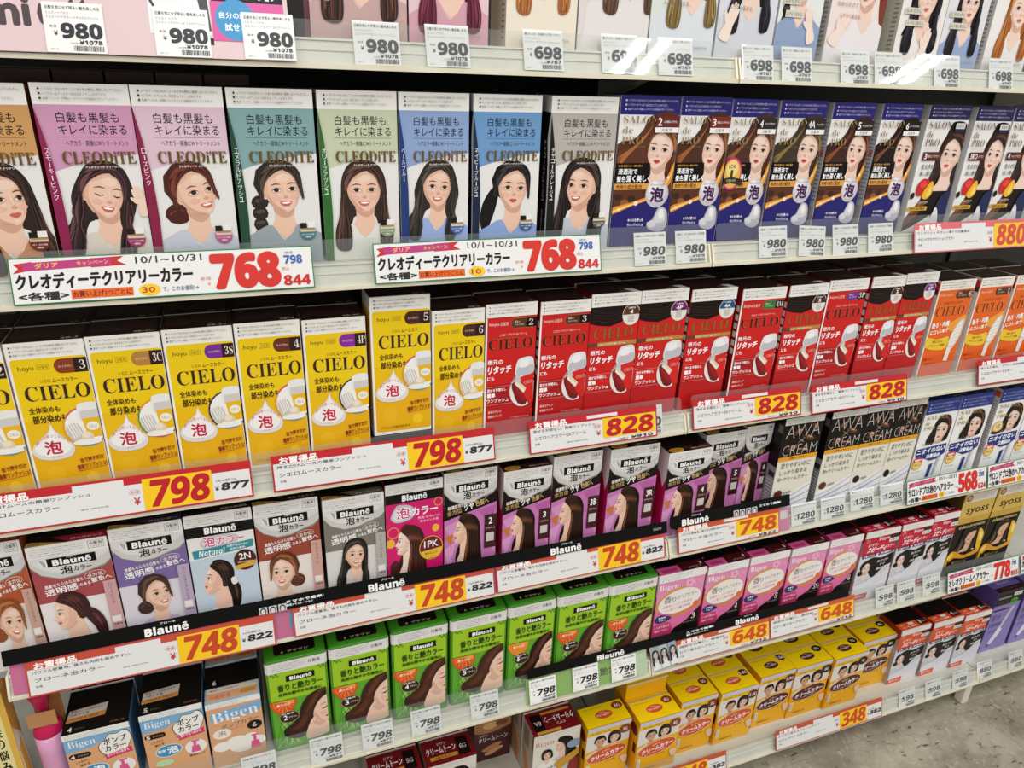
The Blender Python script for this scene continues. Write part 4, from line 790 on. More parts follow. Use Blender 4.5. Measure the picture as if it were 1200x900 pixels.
def syoss():
    W, H, D = 88, 198, 50; A = Art(W, H)
    A.rect('C9A040', 0, 0, W, 74); A.rect('D8B458', 0, 20, W, 58); A.rect('171310', 0, 72, W, H)
    A.to('warning_panel'); A.rect('E2DCD0', 6, 2, W, 22); A.ell('6A4A2A', 14, 12, 8, 8); A.ell('C89A6A', 14, 12, 5.4, 5.4); warnblock(A, 26, 4, 80, 18, 3, '8A7A8A')
    A.to('brand_lettering'); A.text('1C140C', 'syoss', 16, 36, 76, 54, .012); A.to('band_lettering'); A.text('E2CC8A', 'oleo', 10, 75, 38, 84, .01); A.text('E2CC8A', 'premium', 40, 75, 80, 85, .01)
    A.to('portrait'); A.clip = (0, 86, W, H); head(A, 50, 102, 20, .35, 14, 'long', '1E1610', '5A4630', 'EBC7AE', 'C0605A', smile=False, sh=False, eyes=False); A.poly('1E1610', [(30, 86), (78, 84), (80, 96), (56, 94), (40, 102), (34, 130), (20, 136), (24, 104)], 3); A.poly('6A5638', [(30, 108), (26, 130), (20, 140), (32, 132)], 3)
    A.clip = (0, 0, W, H); A.to('oil_picture'); A.poly('D8981E', [(0, 148), (10, 136), (24, 140), (50, 152), (W, 142), (W, 152), (50, 160), (20, 154), (10, 166), (0, 170)], 3); A.poly('F4CE4A', [(2, 150), (10, 140), (16, 144), (8, 156)], 3); A.poly('E8B42A', [(70, 92), (80, 96), (W, 110), (W, 140), (78, 144), (72, 120)], 3); A.poly('F8E08A', [(76, 98), (84, 106), (84, 124), (78, 118)], 3)
    A.rect('100D0B', 6, 160, W - 8, H); A.text('B89A4A', '贅沢オイル', 20, 164, 60, 170)
    return carton(W, H, D, 'C9A040', '5A4420', 'B8902E', A, top_dark(W, D, 'syoss', '9A7828'))
def cream_yellow(num, oc, nc, man='1E1614', wom='1C1412'):
    W, H, D = 87, 140, 46; A = Art(W, H)
    A.rect('F3B40E', 0, 0, W, H); A.rect('F5C20C', 0, 10, W, 24); A.rect('E4E0D8', 0, 22, W, 66)
    A.poly('F3B40E', [(0, 66), (0, 62), (40, 56), (W, 54), (W, 70), (0, 70)], 0)
    A.to('portrait'); A.clip = (0, 16, W, 78)
    head(A, 28, 42, 12.5, .35, -5, 'short', man, '3A2C26', 'E2B596', 'B86A5A', top='E8E4E0', body=3.6)
    head(A, 56, 38, 12.5, -.3, 4, 'bob', wom, '4A302A', 'F2D3C0', 'C25A55', top='F0ECE8', body=3.6)
    A.clip = (0, 0, W, H)
    A.to('brand_lettering'); A.ell('F6E4C0', 43, 76, 40.6, 18, -9, 28); A.ell(oc, 43, 76, 39.6, 17, -9, 28); A.text('F6EADC', 'ビゲン', 33, 64.5, 50, 69.5, .03, rot=8); A.text('FFFFFF', 'クリームカラー', 10, 71, 77, 82.5, .06, rot=8, sk=.1); A.text('F6EADC', '少しずつ使える白髪染め', 18, 85, 64, 88, .02, rot=7)
    A.to('shade_badge'); A.ell(nc, 76, 23, 12, 10.4); A.text('FFFFFF', num, 76 - 2.4 * len(num), 19, 76 + 2.4 * len(num), 27, .0, st='s')
    A.to('front_print'); A.rect('F1EFEC', 3, 96, 10, 118); A.rect('C8C4C0', 4, 98, 9, 116); A.poly('EBC7AE', [(72, 96), (80, 92), (W, 96), (W, 112), (78, 112)], 3); A.text('8A5A0A', '明るい栗色', 44, 94, 62, 97, .01); A.text('6A2A0A', '医薬部外品', 14, 124, 44, 128, .02); A.text('7A4A0A', '長い髪もこれ1箱', 8, 14, 46, 17.5, .01)
    A.to('warning_panel'); A.rect('D4D4DE', -.1, 0, W + .1, 10); warnblock(A, 4, 2, 76, 9, 3, '9A9AA4')
    T = Art(W, D, 'top_print'); T.rect('F8D208', 0, 0, W, D); T.ell(oc, 42, 24, 17, 9); T.text('FFFFFF', 'クリームカラー', 28, 21.5, 56, 27, .04, rot=3); T.text('F6EADC', 'ビゲン', 36, 17.5, 48, 20.5, .02); T.ell(nc, 74, 12, 11, 8.4); T.text('FFFFFF', num, 74 - 2.6 * len(num), 8.6, 74 + 2.6 * len(num), 15.6, 0, st='s'); T.text('9A7A10', '白髪が自然に染まる', 8, 5, 44, 7.6); T.text('B8900E', '医薬部外品', 46, 37, 58, 39)
    L = Art(D, H, 'side_print'); L.rect('E8A010', 0, 0, D, H); L.ell('6A2014', D - 16, 30, 12, 14); L.rect('3A1A14', D - 14, 60, D - 4, 86)
    return carton(W, H, D, 'F3B40E', 'E8A60E', 'F8D208', A, T, L)
def cream_tone(num, up=True):
    W, H, D = 87, 140, 52; A = Art(W, H)
    A.rect('E6E0D4', 0, 0, W, H); A.to('warning_panel'); warnblock(A, 6, 3, 74, 11, 3, 'A0A0A0'); A.to('brand_lettering'); A.text('C8763A', 'Bigen', 3, 17, 38, 31, -.01, st='s')
    A.to('portrait'); A.clip = (0, 12, W, 110); profile(A, 52, 36, 14, -1, 8, 'long', '17110F', '3A2C26', 'F2D3C0', top='C8C4C0'); head(A, 26, 52, 10, .2, -8, 'bob', '17110F', '3A2C26', 'F2D3C0', 'C25A55', top='EFECE6', body=4)
    A.clip = (0, 0, W, H); A.to('front_print'); A.poly('C8962A', [(40, 78), (W, 54), (W, 70), (50, 100)], 0); A.ell('8AA0B8', 76, 40, 14, 10); A.poly('8A1420', [(70, 84), (W, 76), (W, H), (62, H)]); A.text('4A3A30', '35分でしっかり', 2, 82, 44, 90, .02); A.text('4A3A30', '染めあがる', 8, 94, 40, 102, .02)
    T = Art(W, D, 'top_print'); T.rect('7A1018', 0, 0, W, D); T.rect('1C100E', 60 if up else 6, 6, 80 if up else 26, D - 8); R_ = 0 if up else 180
    T.text('FFFFFF', 'クリームトーン', 6 if up else 28, 16, 58 if up else 84, 30, .04, rot=R_); T.text('F0E0D8', 'ビゲン', 28 if up else 48, 8 if up else 32, 44 if up else 64, 14 if up else 38, .03, rot=R_); T.text('F4ECE4', num, 64 if up else 10, 22, 76 if up else 22, 31, .0, st='s', rot=R_); T.rect('D8A03A', 10, 35, 58, 42) if up else T.rect('D8A03A', 28, 5, 82, 10); T.text('5A2A0A', '白髪を明るく', 18, 36.4, 50, 40.6, .02) if up else T.rect('D8A03A', 8, D - 8, 52, D - 2)
    L = Art(D, H, 'side_print'); L.rect('B8A898', 0, 0, D, H); L.poly('7A1A1C', [(D - 6, 0), (D, 0), (D, 40), (D - 6, 30)]); L.poly('C87A3A', [(0, 60), (20, 70), (40, 110), (36, H), (20, H), (10, 90)]); L.rect('8A7A6E', 6, 10, 30, 54)
    return carton(W, H, D, 'E6E0D4', 'A89888', '7A1018', A, T, L)
def cream_tone_back():
    W, H, D = 70, 110, 40; A = Art(W, H)
    A.rect('4A1014', 0, 0, W, H); A.poly('B07A4A', [(0, 0), (W, 0), (W, 22), (30, 34), (0, 26)], 3); A.ell('E0B070', 30, 14, 14, 10); A.ell('7A4A2A', 52, 12, 12, 8)
    A.text('F0E4DC', 'クリームトーン', 8, 44, 64, 58, .04); A.text('F0E4DC', 'ビゲン', 10, 36, 26, 42, .03); A.poly('C88A5A', [(14, 80), (40, 66), (54, 70), (30, 88)], 2); A.poly('D8A878', [(20, 92), (48, 78), (56, 84), (30, 98)], 2)
    return carton(W, H, D, '4A1014', '6A4A40', '3A0C10', A)
def bigen_pump(num):
    W, H, D = 78, 125, 75; A = Art(W, H)
    A.rect('E0A878', 0, 9, W, H); A.poly('7FB0D6', [(0, 9), (W, 9), (W, 24), (40, 24), (30, 30), (0, 32)], 0)
    A.to('brand_lettering'); A.text('F4F6F8', 'Bigen', 4, 13, 36, 27, -.01, st='s')
    A.to('cloud_bubble')
    pts = [(38, 36), (40, 28), (46, 24), (52, 15), (62, 16), (70, 12), (76, 18), (77, 28), (74, 36), (70, 44), (60, 46), (50, 50), (42, 46)]
    A.poly('2A2220', [(58 + (x - 58) * 1.05, 31 + (y - 31) * 1.06) for x, y in pts], 4); A.poly('F4F0EA', pts, 4)
    A.text('1E1816', 'ポンプ', 44, 20, 72, 31, .03, rot=4); A.text('1E1816', 'カラー', 44, 33, 70, 43, .03, rot=4); A.poly('D82A6A', [(40, 50), (76, 43), (75, 49), (77, 52), (42, 57), (44, 53)], 0); A.text('FFFFFF', 'おトクなつめかえ', 45, 46.5, 72, 51.5, .03, rot=8)
    A.to('shade_badge'); A.rect('241210', 2, 35, 28, 44, 4.4); A.text('F4F0EA', num, 4, 36.5, 9, 43, .03); A.text('C8BCB0', 'ブラウン', 12, 38, 25, 41.5, .01)
    A.to('front_print'); A.text('4A2A1A', 'くりかえし', 8, 48, 24, 52, .02, rot=10); A.text('4A2A1A', '使える', 12, 54, 24, 58, .02, rot=10)
    A.ell('F4EEE4', 28, 70, 17, 11, -4); A.ell('3E92C4', 28, 70, 16, 10, -4); A.text('FFFFFF', '泡', 26, 63, 40, 76, .04, rot=4); A.text('FFFFFF', '簡単', 14, 66, 24, 72, .02)
    A.ell('F0ECE8', 62, 74, 14, 13); A.poly('E05A90', [(57, 72), (66, 72), (68, 84), (55, 84)], 0); A.rect('E05A90', 59, 64, 63, 72); A.rect('E05A90', 57, 62, 67, 65); A.text('5A2A2A', '専用ポンプ', 52, 87, 72, 91, .02); A.ell('BFD8B0', 20, 90, 12, 6)
    A.to('warning_panel'); A.rect('F1EFEA', 0, 0, W, 9); warn3(A, 3, 1.4, 60, 8.4, '6A6A6A')
    T = Art(W, D, 'top_print'); T.rect('161110', 0, 0, W, D); T.text('E8E2DA', num, 6, D - 12, 11, D - 4, .03); T.text('8A8078', 'ブラウン', 14, D - 9, 26, D - 6); T.poly('D8CFC2', [(4, D - 40), (50, D - 44), (48, D - 22), (2, D - 20)]); T.text('B03A3A', '専用ポンプは別売です', 6, D - 40, 44, D - 36, .02, rot=2); T.text('5A5450', 'つめかえ用', 6, D - 34, 28, D - 30, .02, rot=2); T.poly('D8904A', [(3, D - 27), (48.4, D - 30), (48, D - 22), (2, D - 20)]); T.text('8A3A10', 'つめかえ 1回分', 8, D - 27, 40, D - 23, .02, rot=2); T.text('A86A5A', '白髪用', 56, D - 8, 72, D - 5)
    return carton(W, H, D, 'F1EFEA', '5E88A8', '161110', A, T)
def bigen_refill():
    W, H, D = 71, 119, 70; A = Art(W, H)
    A.rect('DCA67A', 0, 9, W, H); A.poly('7FB0D6', [(4, 18), (W, 12), (W, 20), (66, 30), (8, 34), (4, 30)], 0)
    A.to('brand_lettering'); A.text('F6F6F6', 'Bigen', 6, 16, 66, 40, -.012, st='s', rot=4); A.text('4A2A20', 'ポンプカラー', 16, 40, 66, 48, .0, rot=6); A.text('D86A6A', 'つめかえ', 22, 50, 44, 55, 0, rot=5)
    A.to('front_print'); A.ell('F0E8DE', 16, 58, 12, 9); A.text('5A4A40', '泡', 11, 53, 21, 62)
    for x, y, rx, ry in ((14, 82, 12, 9), (40, 86, 18, 14), (34, 76, 14, 8), (52, 76, 10, 8), (62, 84, 10, 8)): A.ell('F2EDE6', x, y, rx, ry)
    A.poly('DC5A94', [(52, 84), (62, 84), (64, 98), (50, 98)], 0); A.rect('DC5A94', 55, 74, 59, 84); A.rect('DC5A94', 53, 72, 62, 75)
    A.to('shade_badge'); A.ell('1C1412', 59, 54, 10, 8.4); A.text('F4F0EA', '6', 56, 50, 62, 58, .02)
    A.to('warning_panel'); A.rect('F1EFEA', 0, 0, W, 9); warn3(A, 3, 1.4, 56, 8.4, '6A6A6A')
    T = Art(W, D, 'top_print'); T.rect('161110', 0, 0, W, D - 26); T.rect('9ABCD6', 0, D - 28, W, D); T.rect('E6D6C2', 2, D - 27, W - 2, D - 18); T.rect('DCA67A', 2, D - 18, W - 2, D - 4); T.text('D84A5A', 'つめかえ', 6, D - 14, 34, D - 7, .03); T.text('C83A4A', '専用ポンプは別売です', 6, D - 25, 44, D - 21, .01); T.rect('C88A3A', 46, D - 15, 66, D - 8); T.text('E8E2DA', '6', 10, D - 42, 15, D - 33, .03)
    L = Art(D, H, 'side_print'); L.rect('4E86B4', 0, 0, D, H)
    return carton(W, H, D, 'F1EFEA', '4E7EA4', '161110', A, T, L)
def purple_brush():
    W, H, D = 82, 150, 60; A = Art(W, H)
    A.rect('8C7CC0', 0, 34, W, H); A.rect('17100F', 0, 0, W, 34); A.rect('2A1014', 0, 0, W, 8)
    A.rect('8A8684', 6, 14, 46, 19); A.text('5A3A3A', '白髪用', 10, 24, 40, 30); A.rect('E4E2E0', 52, 8, 78, 17); A.text('5A5654', '白髪用', 56, 10, 74, 15); A.ell('4AA02E', 60, 30, 11, 8); A.text('1E4A12', '無香料', 53, 28, 67, 33, .02)
    A.rect('1E1620', 4, 44, 50, 48); A.text('3A2A60', '部分', 6, 56, 34, 72, .0); A.text('3A2A60', '白髪染め', 6, 76, 44, 88); A.text('3A2A60', 'ブラシ', 10, 96, 40, 106)
    A.to('brush_picture'); A.poly('C9C6CE', [(60, 44), (70, 42), (46, 100), (38, 98)]); A.poly('E6E4EA', [(34, 104), (40, 94), (52, 98), (48, 112), (30, 134), (20, 132)], 2); A.poly('5A5260', [(20, 130), (30, 134), (26, 140), (18, 138)])
    T = Art(W, D, 'top_print'); T.rect('2A1014', 0, D - 14, W, D); T.rect('6E5EB0', 0, 0, W, D - 14); T.rect('1E1628', 18, 12, 56, 26); T.text('B8AEDC', '部分染め', 22, 30, 60, 38, .02); T.text('8A5A5A', '白髪用', 30, D - 8, 60, D - 5)
    return carton(W, H, D, '8C7CC0', '5E5092', '6E5EB0', A, T)
def pale_carton(bg, side, ptr, txt=None, strip=False, tcol='8A7A74'):
    W, H, D = 84, 176, 50; A = Art(W, H); A.rect(bg, 0, 0, W, H)
    A.to('warning_panel'); A.rect('F6F4F2', 0, 0, W, 18); warn3(A, 5, 3, 78, 15)
    A.to('front_print'); A.text('6A6060', 'パルティ', 20, 30, 64, 46, 0)
    A.to('portrait'); ptr(A)
    A.to('slogan')
    if txt == 'plain': A.text(tcol, 'なめらかさで', 8, 106, 40, 111, .0, rot=-2); A.text(tcol, 'ムラなく染まる。', 14, 119, 48, 124, 0, rot=-2)
    if txt == 'box':
        for y, x0, x1, t in ((106, 6, 38, 'なめらかに'), (120, 12, 46, 'ムラなく染まる。')): A.rect('D9D4C4', x0, y, x1, y + 7.6); A.text('6A6454', t, x0 + 1.5, y + 1.6, x1 - 1.5, y + 6.2, .01)
    A.to('brand_lettering'); A.text('A8A0A4', 'DARIYA', 56, 166, 76, 169)
    L = Art(D, H, 'side_print'); L.rect(side, 0, 0, D, H)
    for k in range(28): L.rect('8A8684', D - 12, 20 + 5.4 * k, D - 4, 22 + 5.4 * k)
    return carton(W, H, D, bg, side, side, A, top_dark(W, D, 'パルティ', 'D8D2CE', '8A8684'), L)
# ------------------------------------------------------------------ copies and rows
LIPZ = {1: 1314, 2: 1088, 3: 838, 4: 614, 5: 368, 6: 60}
TOP = 28                                   # shelf surface above the lip
def copy_tree(o, keep=None):
    c = o.copy(); COL.objects.link(c)
    for ch in list(o.children):
        if keep and ch.name.split('.')[0] not in keep: continue
        d = ch.copy(); COL.objects.link(d); d.parent = c; d.matrix_parent_inverse = Matrix()
    return c
_K = {}
FRONT = []
def row(shelf, items, group, keep_back=('top_print', 'warning_panel', 'side_print'), back=True, backname=None):
    """items: (key, builder, x0, x1, top above lip, y, label, short)"""
    its = [list(i) for i in items]
    for a, b in zip(its, its[1:]):
        if a[3] > b[2] - .6 and abs(a[5] - b[5]) < 60:
            m = (a[3] + b[2]) / 2; a[3] = m - .3; b[2] = m + .3
    for key, fn, x0, x1, ht, y, label, short in its:
        if key in _K: r = copy_tree(_K[key])
        else: r = _K[key] = fn()
        sx, sz = (x1 - x0) / r['W'], (ht - TOP - .3) / r['H']
        lift = 0
        r.scale = (sx, 1, sz); r.location = (x0 * MM, y * MM, (LIPZ[shelf] + TOP + .3) * MM)
        tag(r, label, 'hair dye box', group)
        FRONT.append((shelf, (x0 + x1) / 2, short, r))
        if back and key != 'cy3':
            D = r['D']
            b = copy_tree(r, keep_back)
            b.location.y = (y + D + 4) * MM
            tag(b, 'second-row box right behind the ' + short, 'hair dye box', group + ', second row')
# ------------------------------------------------------------------ shelf one: pale cartons
def P1(fn): return fn
def pk(col, hc, hh, chin, top, hand_=False, turn=0.1):
    def f(A):
        head(A, 44, 176 - chin - 25, 25, turn, 0, 'long', hc, hh, 'F5DCCB', 'C85A5A', top=top, body=9)
        if hand_: hand(A, 22, 112, 15, 24, 'EFC6AE')
    return f
def bodyonly(hc, hh, top, hairside='both', hand_=None, cx=44, chin=60, turn=.1, style='long', sk='F5E1D4'):
    def f(A):
        head(A, cx, 176 - chin - 24, 24, turn, 0, style, hc, hh, sk, 'CC6A62', smile=False, top=top, body=9)
        if hand_: hand(A, hand_[0], hand_[1], 15, hand_[2], sk)
    return f
Z1 = 204
row(1, [
 ('pA', lambda: pale_carton('EBCDD0', 'A86A7A', pk('', '3A2420', '7A4A3A', 62, 'C9A8A4', True)), -498, -401, Z1, 20, 'pink carton above a 980 tag, dark-haired woman touching her chin', 'pink carton with the chin-touching woman'),
 ('pB', lambda: pale_carton('EAC9CE', 'B88A94', pk('', '5A1A2E', '8E3A54', 56, 'D8A4B0')), -399, -313, Z1, 20, 'pink carton with magenta-haired woman in a pink blouse', 'pink carton with the magenta-haired woman'),
 ('b1', lambda: pale_carton('EDE6DA', 'D8CDB4', bodyonly('A8622E', 'D89A54', 'F0E6D4', chin=78)), -293, -210, Z1, 20, 'cream carton with wavy copper hair over a cream coat', 'cream carton with copper hair'),
 ('b2', lambda: pale_carton('E4DAD8', 'CFC6C2', bodyonly('5A3A2A', '8A6A50', 'E9E2E0', chin=84, cx=60), 'plain'), -208, -119, Z1, 20, 'pale rose carton, printed small slogan, first 698 tag to its right', 'pale rose carton with a slogan'),
 ('b3', lambda: pale_carton('DEE4DA', 'C4CCBE', bodyonly('7A6238', 'B89A5A', 'DDE2E6', chin=74, cx=52), 'plain'), -117, -29, Z1, 20, 'pale green carton of a woman with khaki blonde hair', 'pale green carton with khaki hair'),
 ('b4', lambda: pale_carton('DDDCE6', 'C6C6D0', bodyonly('1E1A1E', '3E3A44', 'D5D7DD', chin=72, hand_=(20, 128, 20)), 'plain'), -26, 57, Z1, 20, 'pale lilac carton of a woman with straight black hair at the shelf joint', 'lilac carton at the top shelf joint'),
 ('b5', lambda: pale_carton('E6EAE6', 'CACECB', bodyonly('241C1C', '4A3C3C', '93A4C4', chin=68, hand_=(58, 126, -20), turn=.4, style='braid', cx=40), 'box'), 60, 126, Z1, 20, 'pale carton of a braided dark-haired woman in a blue jacket', 'carton of the braided woman in blue'),
 ('b6', lambda: pale_carton('EFE2DE', 'B8B4AE', bodyonly('7A3420', 'B05A38', 'EDE6E8', chin=66, hand_=(24, 128, 30), turn=-.6, style='tail', cx=54), 'plain', tcol='A86A5A'), 138, 226, Z1, 20, 'blush carton of a woman with a copper red ponytail', 'blush carton with the copper ponytail'),
 ('b7', lambda: pale_carton('EEE9E4', 'BDB9A8', bodyonly('16131A', '3A3640', 'F0E8E4', chin=60, hand_=(56, 140, 10), style='wavy'), 'box'), 253, 331, Z1, 20, 'ivory carton of a black-haired woman in a white blouse, hand raised', 'ivory carton of the black-haired woman'),
 ('b8', lambda: pale_carton('E4E2E6', 'C4C2C6', bodyonly('1B171C', '36323A', '98AACF', chin=58, turn=.2), 'box'), 332, 407, Z1, 20, 'pale grey carton of a black-haired woman in a blue shirt', 'grey carton of the woman in a blue shirt'),
 ('b9', lambda: pale_carton('F0ECE8', 'C8C4C0', bodyonly('A85A1E', 'D8923E', 'E9E6E2', chin=56, turn=.3, cx=48)), 419, 503, Z1, 20, 'white carton of a woman with bright amber hair at the top right', 'white carton with amber hair'),
], 'hair dye boxes on the top shelf', back=False)
# ------------------------------------------------------------------ shelf two
H2 = 206
CL = lambda *a, **k: (lambda: cleodite(*a, **k))
row(2, [
 ('c0', CL('CF9C60', 'E9C48A', '8A3A1A', 'キャラメルベージュ', lambda A: head(A, 46, 108, 26, .7, -6, 'long', '2A1C18', '5A3A30', 'F2D3C0', 'D0605A', smile=False, top='C88A62'), '7A2A1A'), -838, -755, H2 - 1, 20, 'tall orange carton cut off by the left edge, woman looking right', 'orange portrait carton'),
 ('c1', CL('D299BB', 'E2B6CE', '8E1E4E', 'スモーキーピンク', lambda A: (head(A, 46, 105, 24, .5, 10, 'wavy', '2C1B1C', '6A4448', 'F2D3C0', 'C8625E', top='DDD3C6', blink=True), hand(A, 76, 106, 11, -14)), 'A83A6A'), -751, -670, H2, 20, 'tall mauve pink carton, long dark-haired woman with lowered eyes', 'mauve pink portrait carton'),
 ('c2', CL('E0C2D1', 'E8CBD8', '8A1E44', 'ローズピンク', lambda A: (head(A, 46, 105, 24.5, .8, -14, 'up', '4A1E16', '7A3A2A', 'F2D3C0', 'CC6A62', top='C9CCD8')), 'B85A8A'), -669, -587, H2, 20, 'tall pale pink carton, woman with a red-brown low bun', 'pale pink portrait carton'),
 ('c3', CL('84A9AC', 'A8C0C0', '1E4A34', 'エメラルドアッシュ', lambda A: head(A, 45, 104, 24, .3, -4, 'braid', '2A211C', '54463C', 'F2D3C0', 'D0605A', top='9DA6AC'), '4A7A7E'), -584, -501, H2, 20, 'tall teal carton, smiling woman with a side braid', 'teal portrait carton'),
 ('c4', CL('C8D0B2', 'D6DDC0', '2E6A2A', 'オリーブアッシュ', lambda A: head(A, 44, 106, 24, .02, 0, 'long', '35241F', '6A4A3E', 'F2D3C0', 'D2605A', top='E6E4DC'), '8A9A74'), -497, -414, H2, 20, 'tall pale olive green carton, smiling long-haired woman facing forward', 'olive green portrait carton'),
 ('c5', CL('8EA7D2', 'A9BCE0', '1E3A78', 'ペールブルー', lambda A: head(A, 44, 104, 22.5, .2, 6, 'wavy', '2C2622', '5A4E48', 'F2D3C0', 'D2605A', top='9DB3E0'), '4A6AA8'), -412, -333, H2, 20, 'tall light blue carton, smiling woman with wavy dark hair', 'light blue portrait carton'),
 ('c6', CL('6E9BCB', '98B8DC', '14243E', 'ネイビーブルージュ', lambda A: head(A, 50, 107, 24, .2, 4, 'tail', '1B1718', '3E3838', 'F2D3C0', 'C8525A', smile=False, top='8FA9DA'), '3A5A8A', two=True), -328, -246, H2, 20, 'tall sky blue carton, woman with a low dark ponytail', 'sky blue portrait carton'),
 ('c7', CL('B9B4AE', 'CFCBC6', '1F1C1B', 'チャコールグレージュ', lambda A: head(A, 42, 106, 25, -.65, -4, 'long', '241C1A', '4A3C36', 'F2D3C0', 'D2605A', top='C4CAD6'), '5A5652', two=True), -234, -148, H2, 20, 'tall grey carton, smiling dark-haired woman turned to the left', 'grey portrait carton'),
], 'tall portrait cartons on the second shelf', back=False)
for k in range(6):
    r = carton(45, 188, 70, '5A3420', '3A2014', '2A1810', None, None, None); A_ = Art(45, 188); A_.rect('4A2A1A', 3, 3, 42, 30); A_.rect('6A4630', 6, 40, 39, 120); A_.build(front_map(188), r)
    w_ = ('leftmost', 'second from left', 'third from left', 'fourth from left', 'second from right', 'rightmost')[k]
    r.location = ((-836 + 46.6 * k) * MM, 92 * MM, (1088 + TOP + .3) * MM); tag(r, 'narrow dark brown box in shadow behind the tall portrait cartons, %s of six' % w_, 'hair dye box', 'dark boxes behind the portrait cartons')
SD = lambda *a, **k: (lambda: salon_dark(*a, **k))
SW = lambda *a: (lambda: salon_white(*a))
row(2, [
 ('s2', SD('2', '6A1E14', '5A2E1A', 'A86A34', 'より明るいブラウン'), -145, -63, 209, 20, 'navy and white foam box shade 2, beside the grey portrait carton', 'navy foam box shade 2'),
 ('s3', SD('3', '7A2A18', '4A2614', 'A0602E', '明るいブラウン'), -61, 12, 209, 20, 'navy and white foam box shade 3, just left of the shelf joint', 'navy foam box shade 3'),
 ('s4', SD('4', '2A1A12', '4A2818', '9A602E', 'ライトブラウン', award=True), 14, 83, 208, 20, 'navy and white foam box shade 4 with a round gold award', 'navy foam box with the gold award'),
 ('s4a', SD('4A', '2E2018', '3A2E1C', '8A7440', 'アッシュブラウン'), 88, 163, 208, 20, 'navy and white foam box shade 4A, woman with ash brown hair', 'navy foam box shade 4A'),
 ('s5', SD('5', '2A1612', '3A1C10', '8E4A22', 'ナチュラルブラウン'), 174, 246, 207, 20, 'navy and white foam box shade 5', 'navy foam box shade 5'),
 ('s6', SD('6', '241612', '241510', '7A4A2A', 'ダークブラウン'), 260, 332, 207, 20, 'navy and white foam box shade 6, rightmost of its kind', 'navy foam box shade 6'),
 ('w3', SW('3', '明るいブラウン'), 346, 425, 207, 20, 'white box with red rose print, shade 3, above the 880 sign', 'white rose box shade 3'),
 ('w3r', SW('3RO', 'ローズブラウン'), 438, 513, 206, 20, 'white box with red rose print, shade 3RO', 'white rose box shade 3RO'),
 ('w4', SW('4', 'ライトブラウン'), 516, 594, 206, 20, 'white box with red rose print, shade 4, cut off at the right edge', 'white rose box shade 4'),
], 'foam and cream colour boxes on the second shelf', back=False)
# ------------------------------------------------------------------ shelf three
CY = lambda n, c, g: (lambda: cielo_yellow(n, c, g))
CR = lambda n, c, b=False: (lambda: cielo_red(n, c, b))
R1, R2, R3 = ('D84A6A', '3AA0B0', 'E8A03A'), ('E8902A', 'D84A5A', '3A9A5A'), ('2A2A44', '3A8AC0', '2A2A44')
G3 = 'hair dye boxes on the third shelf'
row(3, [
 ('y2', CY('2', '5A2418', R1), -897, -824, 210, 20, 'yellow mousse box cut off by the left edge', 'yellow box cut by the left edge'),
 ('y3', CY('3', '8A3A18', R1), -822, -750, 210, 20, 'yellow mousse box shade 3 with a rust-coloured badge', 'yellow box shade 3'),
 ('y3c', CY('3C', 'B8823A', R2), -749, -677.6, 211, 20, 'yellow mousse box shade 3C with a tan badge', 'yellow box shade 3C'),
 ('y3s', CY('3S', '7A2A9A', R3), -676, -604.6, 212, 20, 'yellow mousse box shade 3S with a purple badge', 'yellow box shade 3S'),
 ('y4', CY('4', '6A2E1A', R1), -603, -532, 213, 20, 'yellow mousse box shade 4 with a dark brown badge', 'yellow box shade 4'),
 ('y4p', CY('4P', '8A2AA0', R3), -530, -457.5, 211, 20, 'yellow mousse box shade 4P with a violet badge', 'yellow box shade 4P'),
], G3)
row(3, [
 ('y6', CY('6', '4A241A', R1), -377, -309, 210, 20, 'yellow mousse box shade 6 beside the first red box', 'yellow box shade 6'),
 ('r2', CR('2', '5A3418'), -308, -239, 213, 20, 'red box shade 2, first red one after the yellow boxes', 'red box shade 2'),
 ('r3', CR('3', '5A2418'), -234, -163, 211, 20, 'red box shade 3 with a white left edge', 'red box shade 3'),
 ('k4', CR('4', '5A3424', True), -162, -89, 216, 20, 'red box with a black top and brown round badge 4', 'black-topped red box 4'),
 ('k4p', CR('4P', '6A1E6A', True), -88, -14, 216, 20, 'red box with a black top and purple round badge 4P', 'black-topped red box 4P'),
 ('k4a', CR('4A', '1A5484', True), -8, 66, 212, 20, 'red box with a black top and blue round badge 4A', 'black-topped red box 4A'),
 ('r4m', CR('4M', '2A7A34'), 77, 153, 207, 20, 'red box shade 4M with a green badge', 'red box shade 4M'),
 ('k5', CR('5', '4A241C', True), 160, 230, 207, 20, 'black-topped red box 5 standing between two plain red boxes', 'black-topped red box between plain red ones'),
 ('r5p', CR('5P', '7A2A9A'), 232, 307, 210, 20, 'red box shade 5P with a purple badge', 'red box shade 5P'),
 ('k5', CR('5', '4A241C', True), 315, 381, 210, 20, 'black-topped red box 5 right of the 5P box', 'black-topped red box right of 5P'),
 ('k6p', CR('6P', '7A2A8A', True), 383, 450, 212, 20, 'black-topped red box 6P beside the orange boxes', 'black-topped red box 6P'),
 ('o6', lambda: cielo_orange('6'), 460, 539, 195, 20, 'orange milky colour box shade 6 with a white comb print', 'orange box shade 6'),
 ('o7', lambda: cielo_orange('1'), 551, 628, 194, 20, 'second orange milky colour box, with a reddish title', 'second orange box'),
 ('o8', lambda: cielo_orange('4'), 634, 712, 194, 20, 'third orange box, cut off by the right edge', 'third orange box'),
], G3)
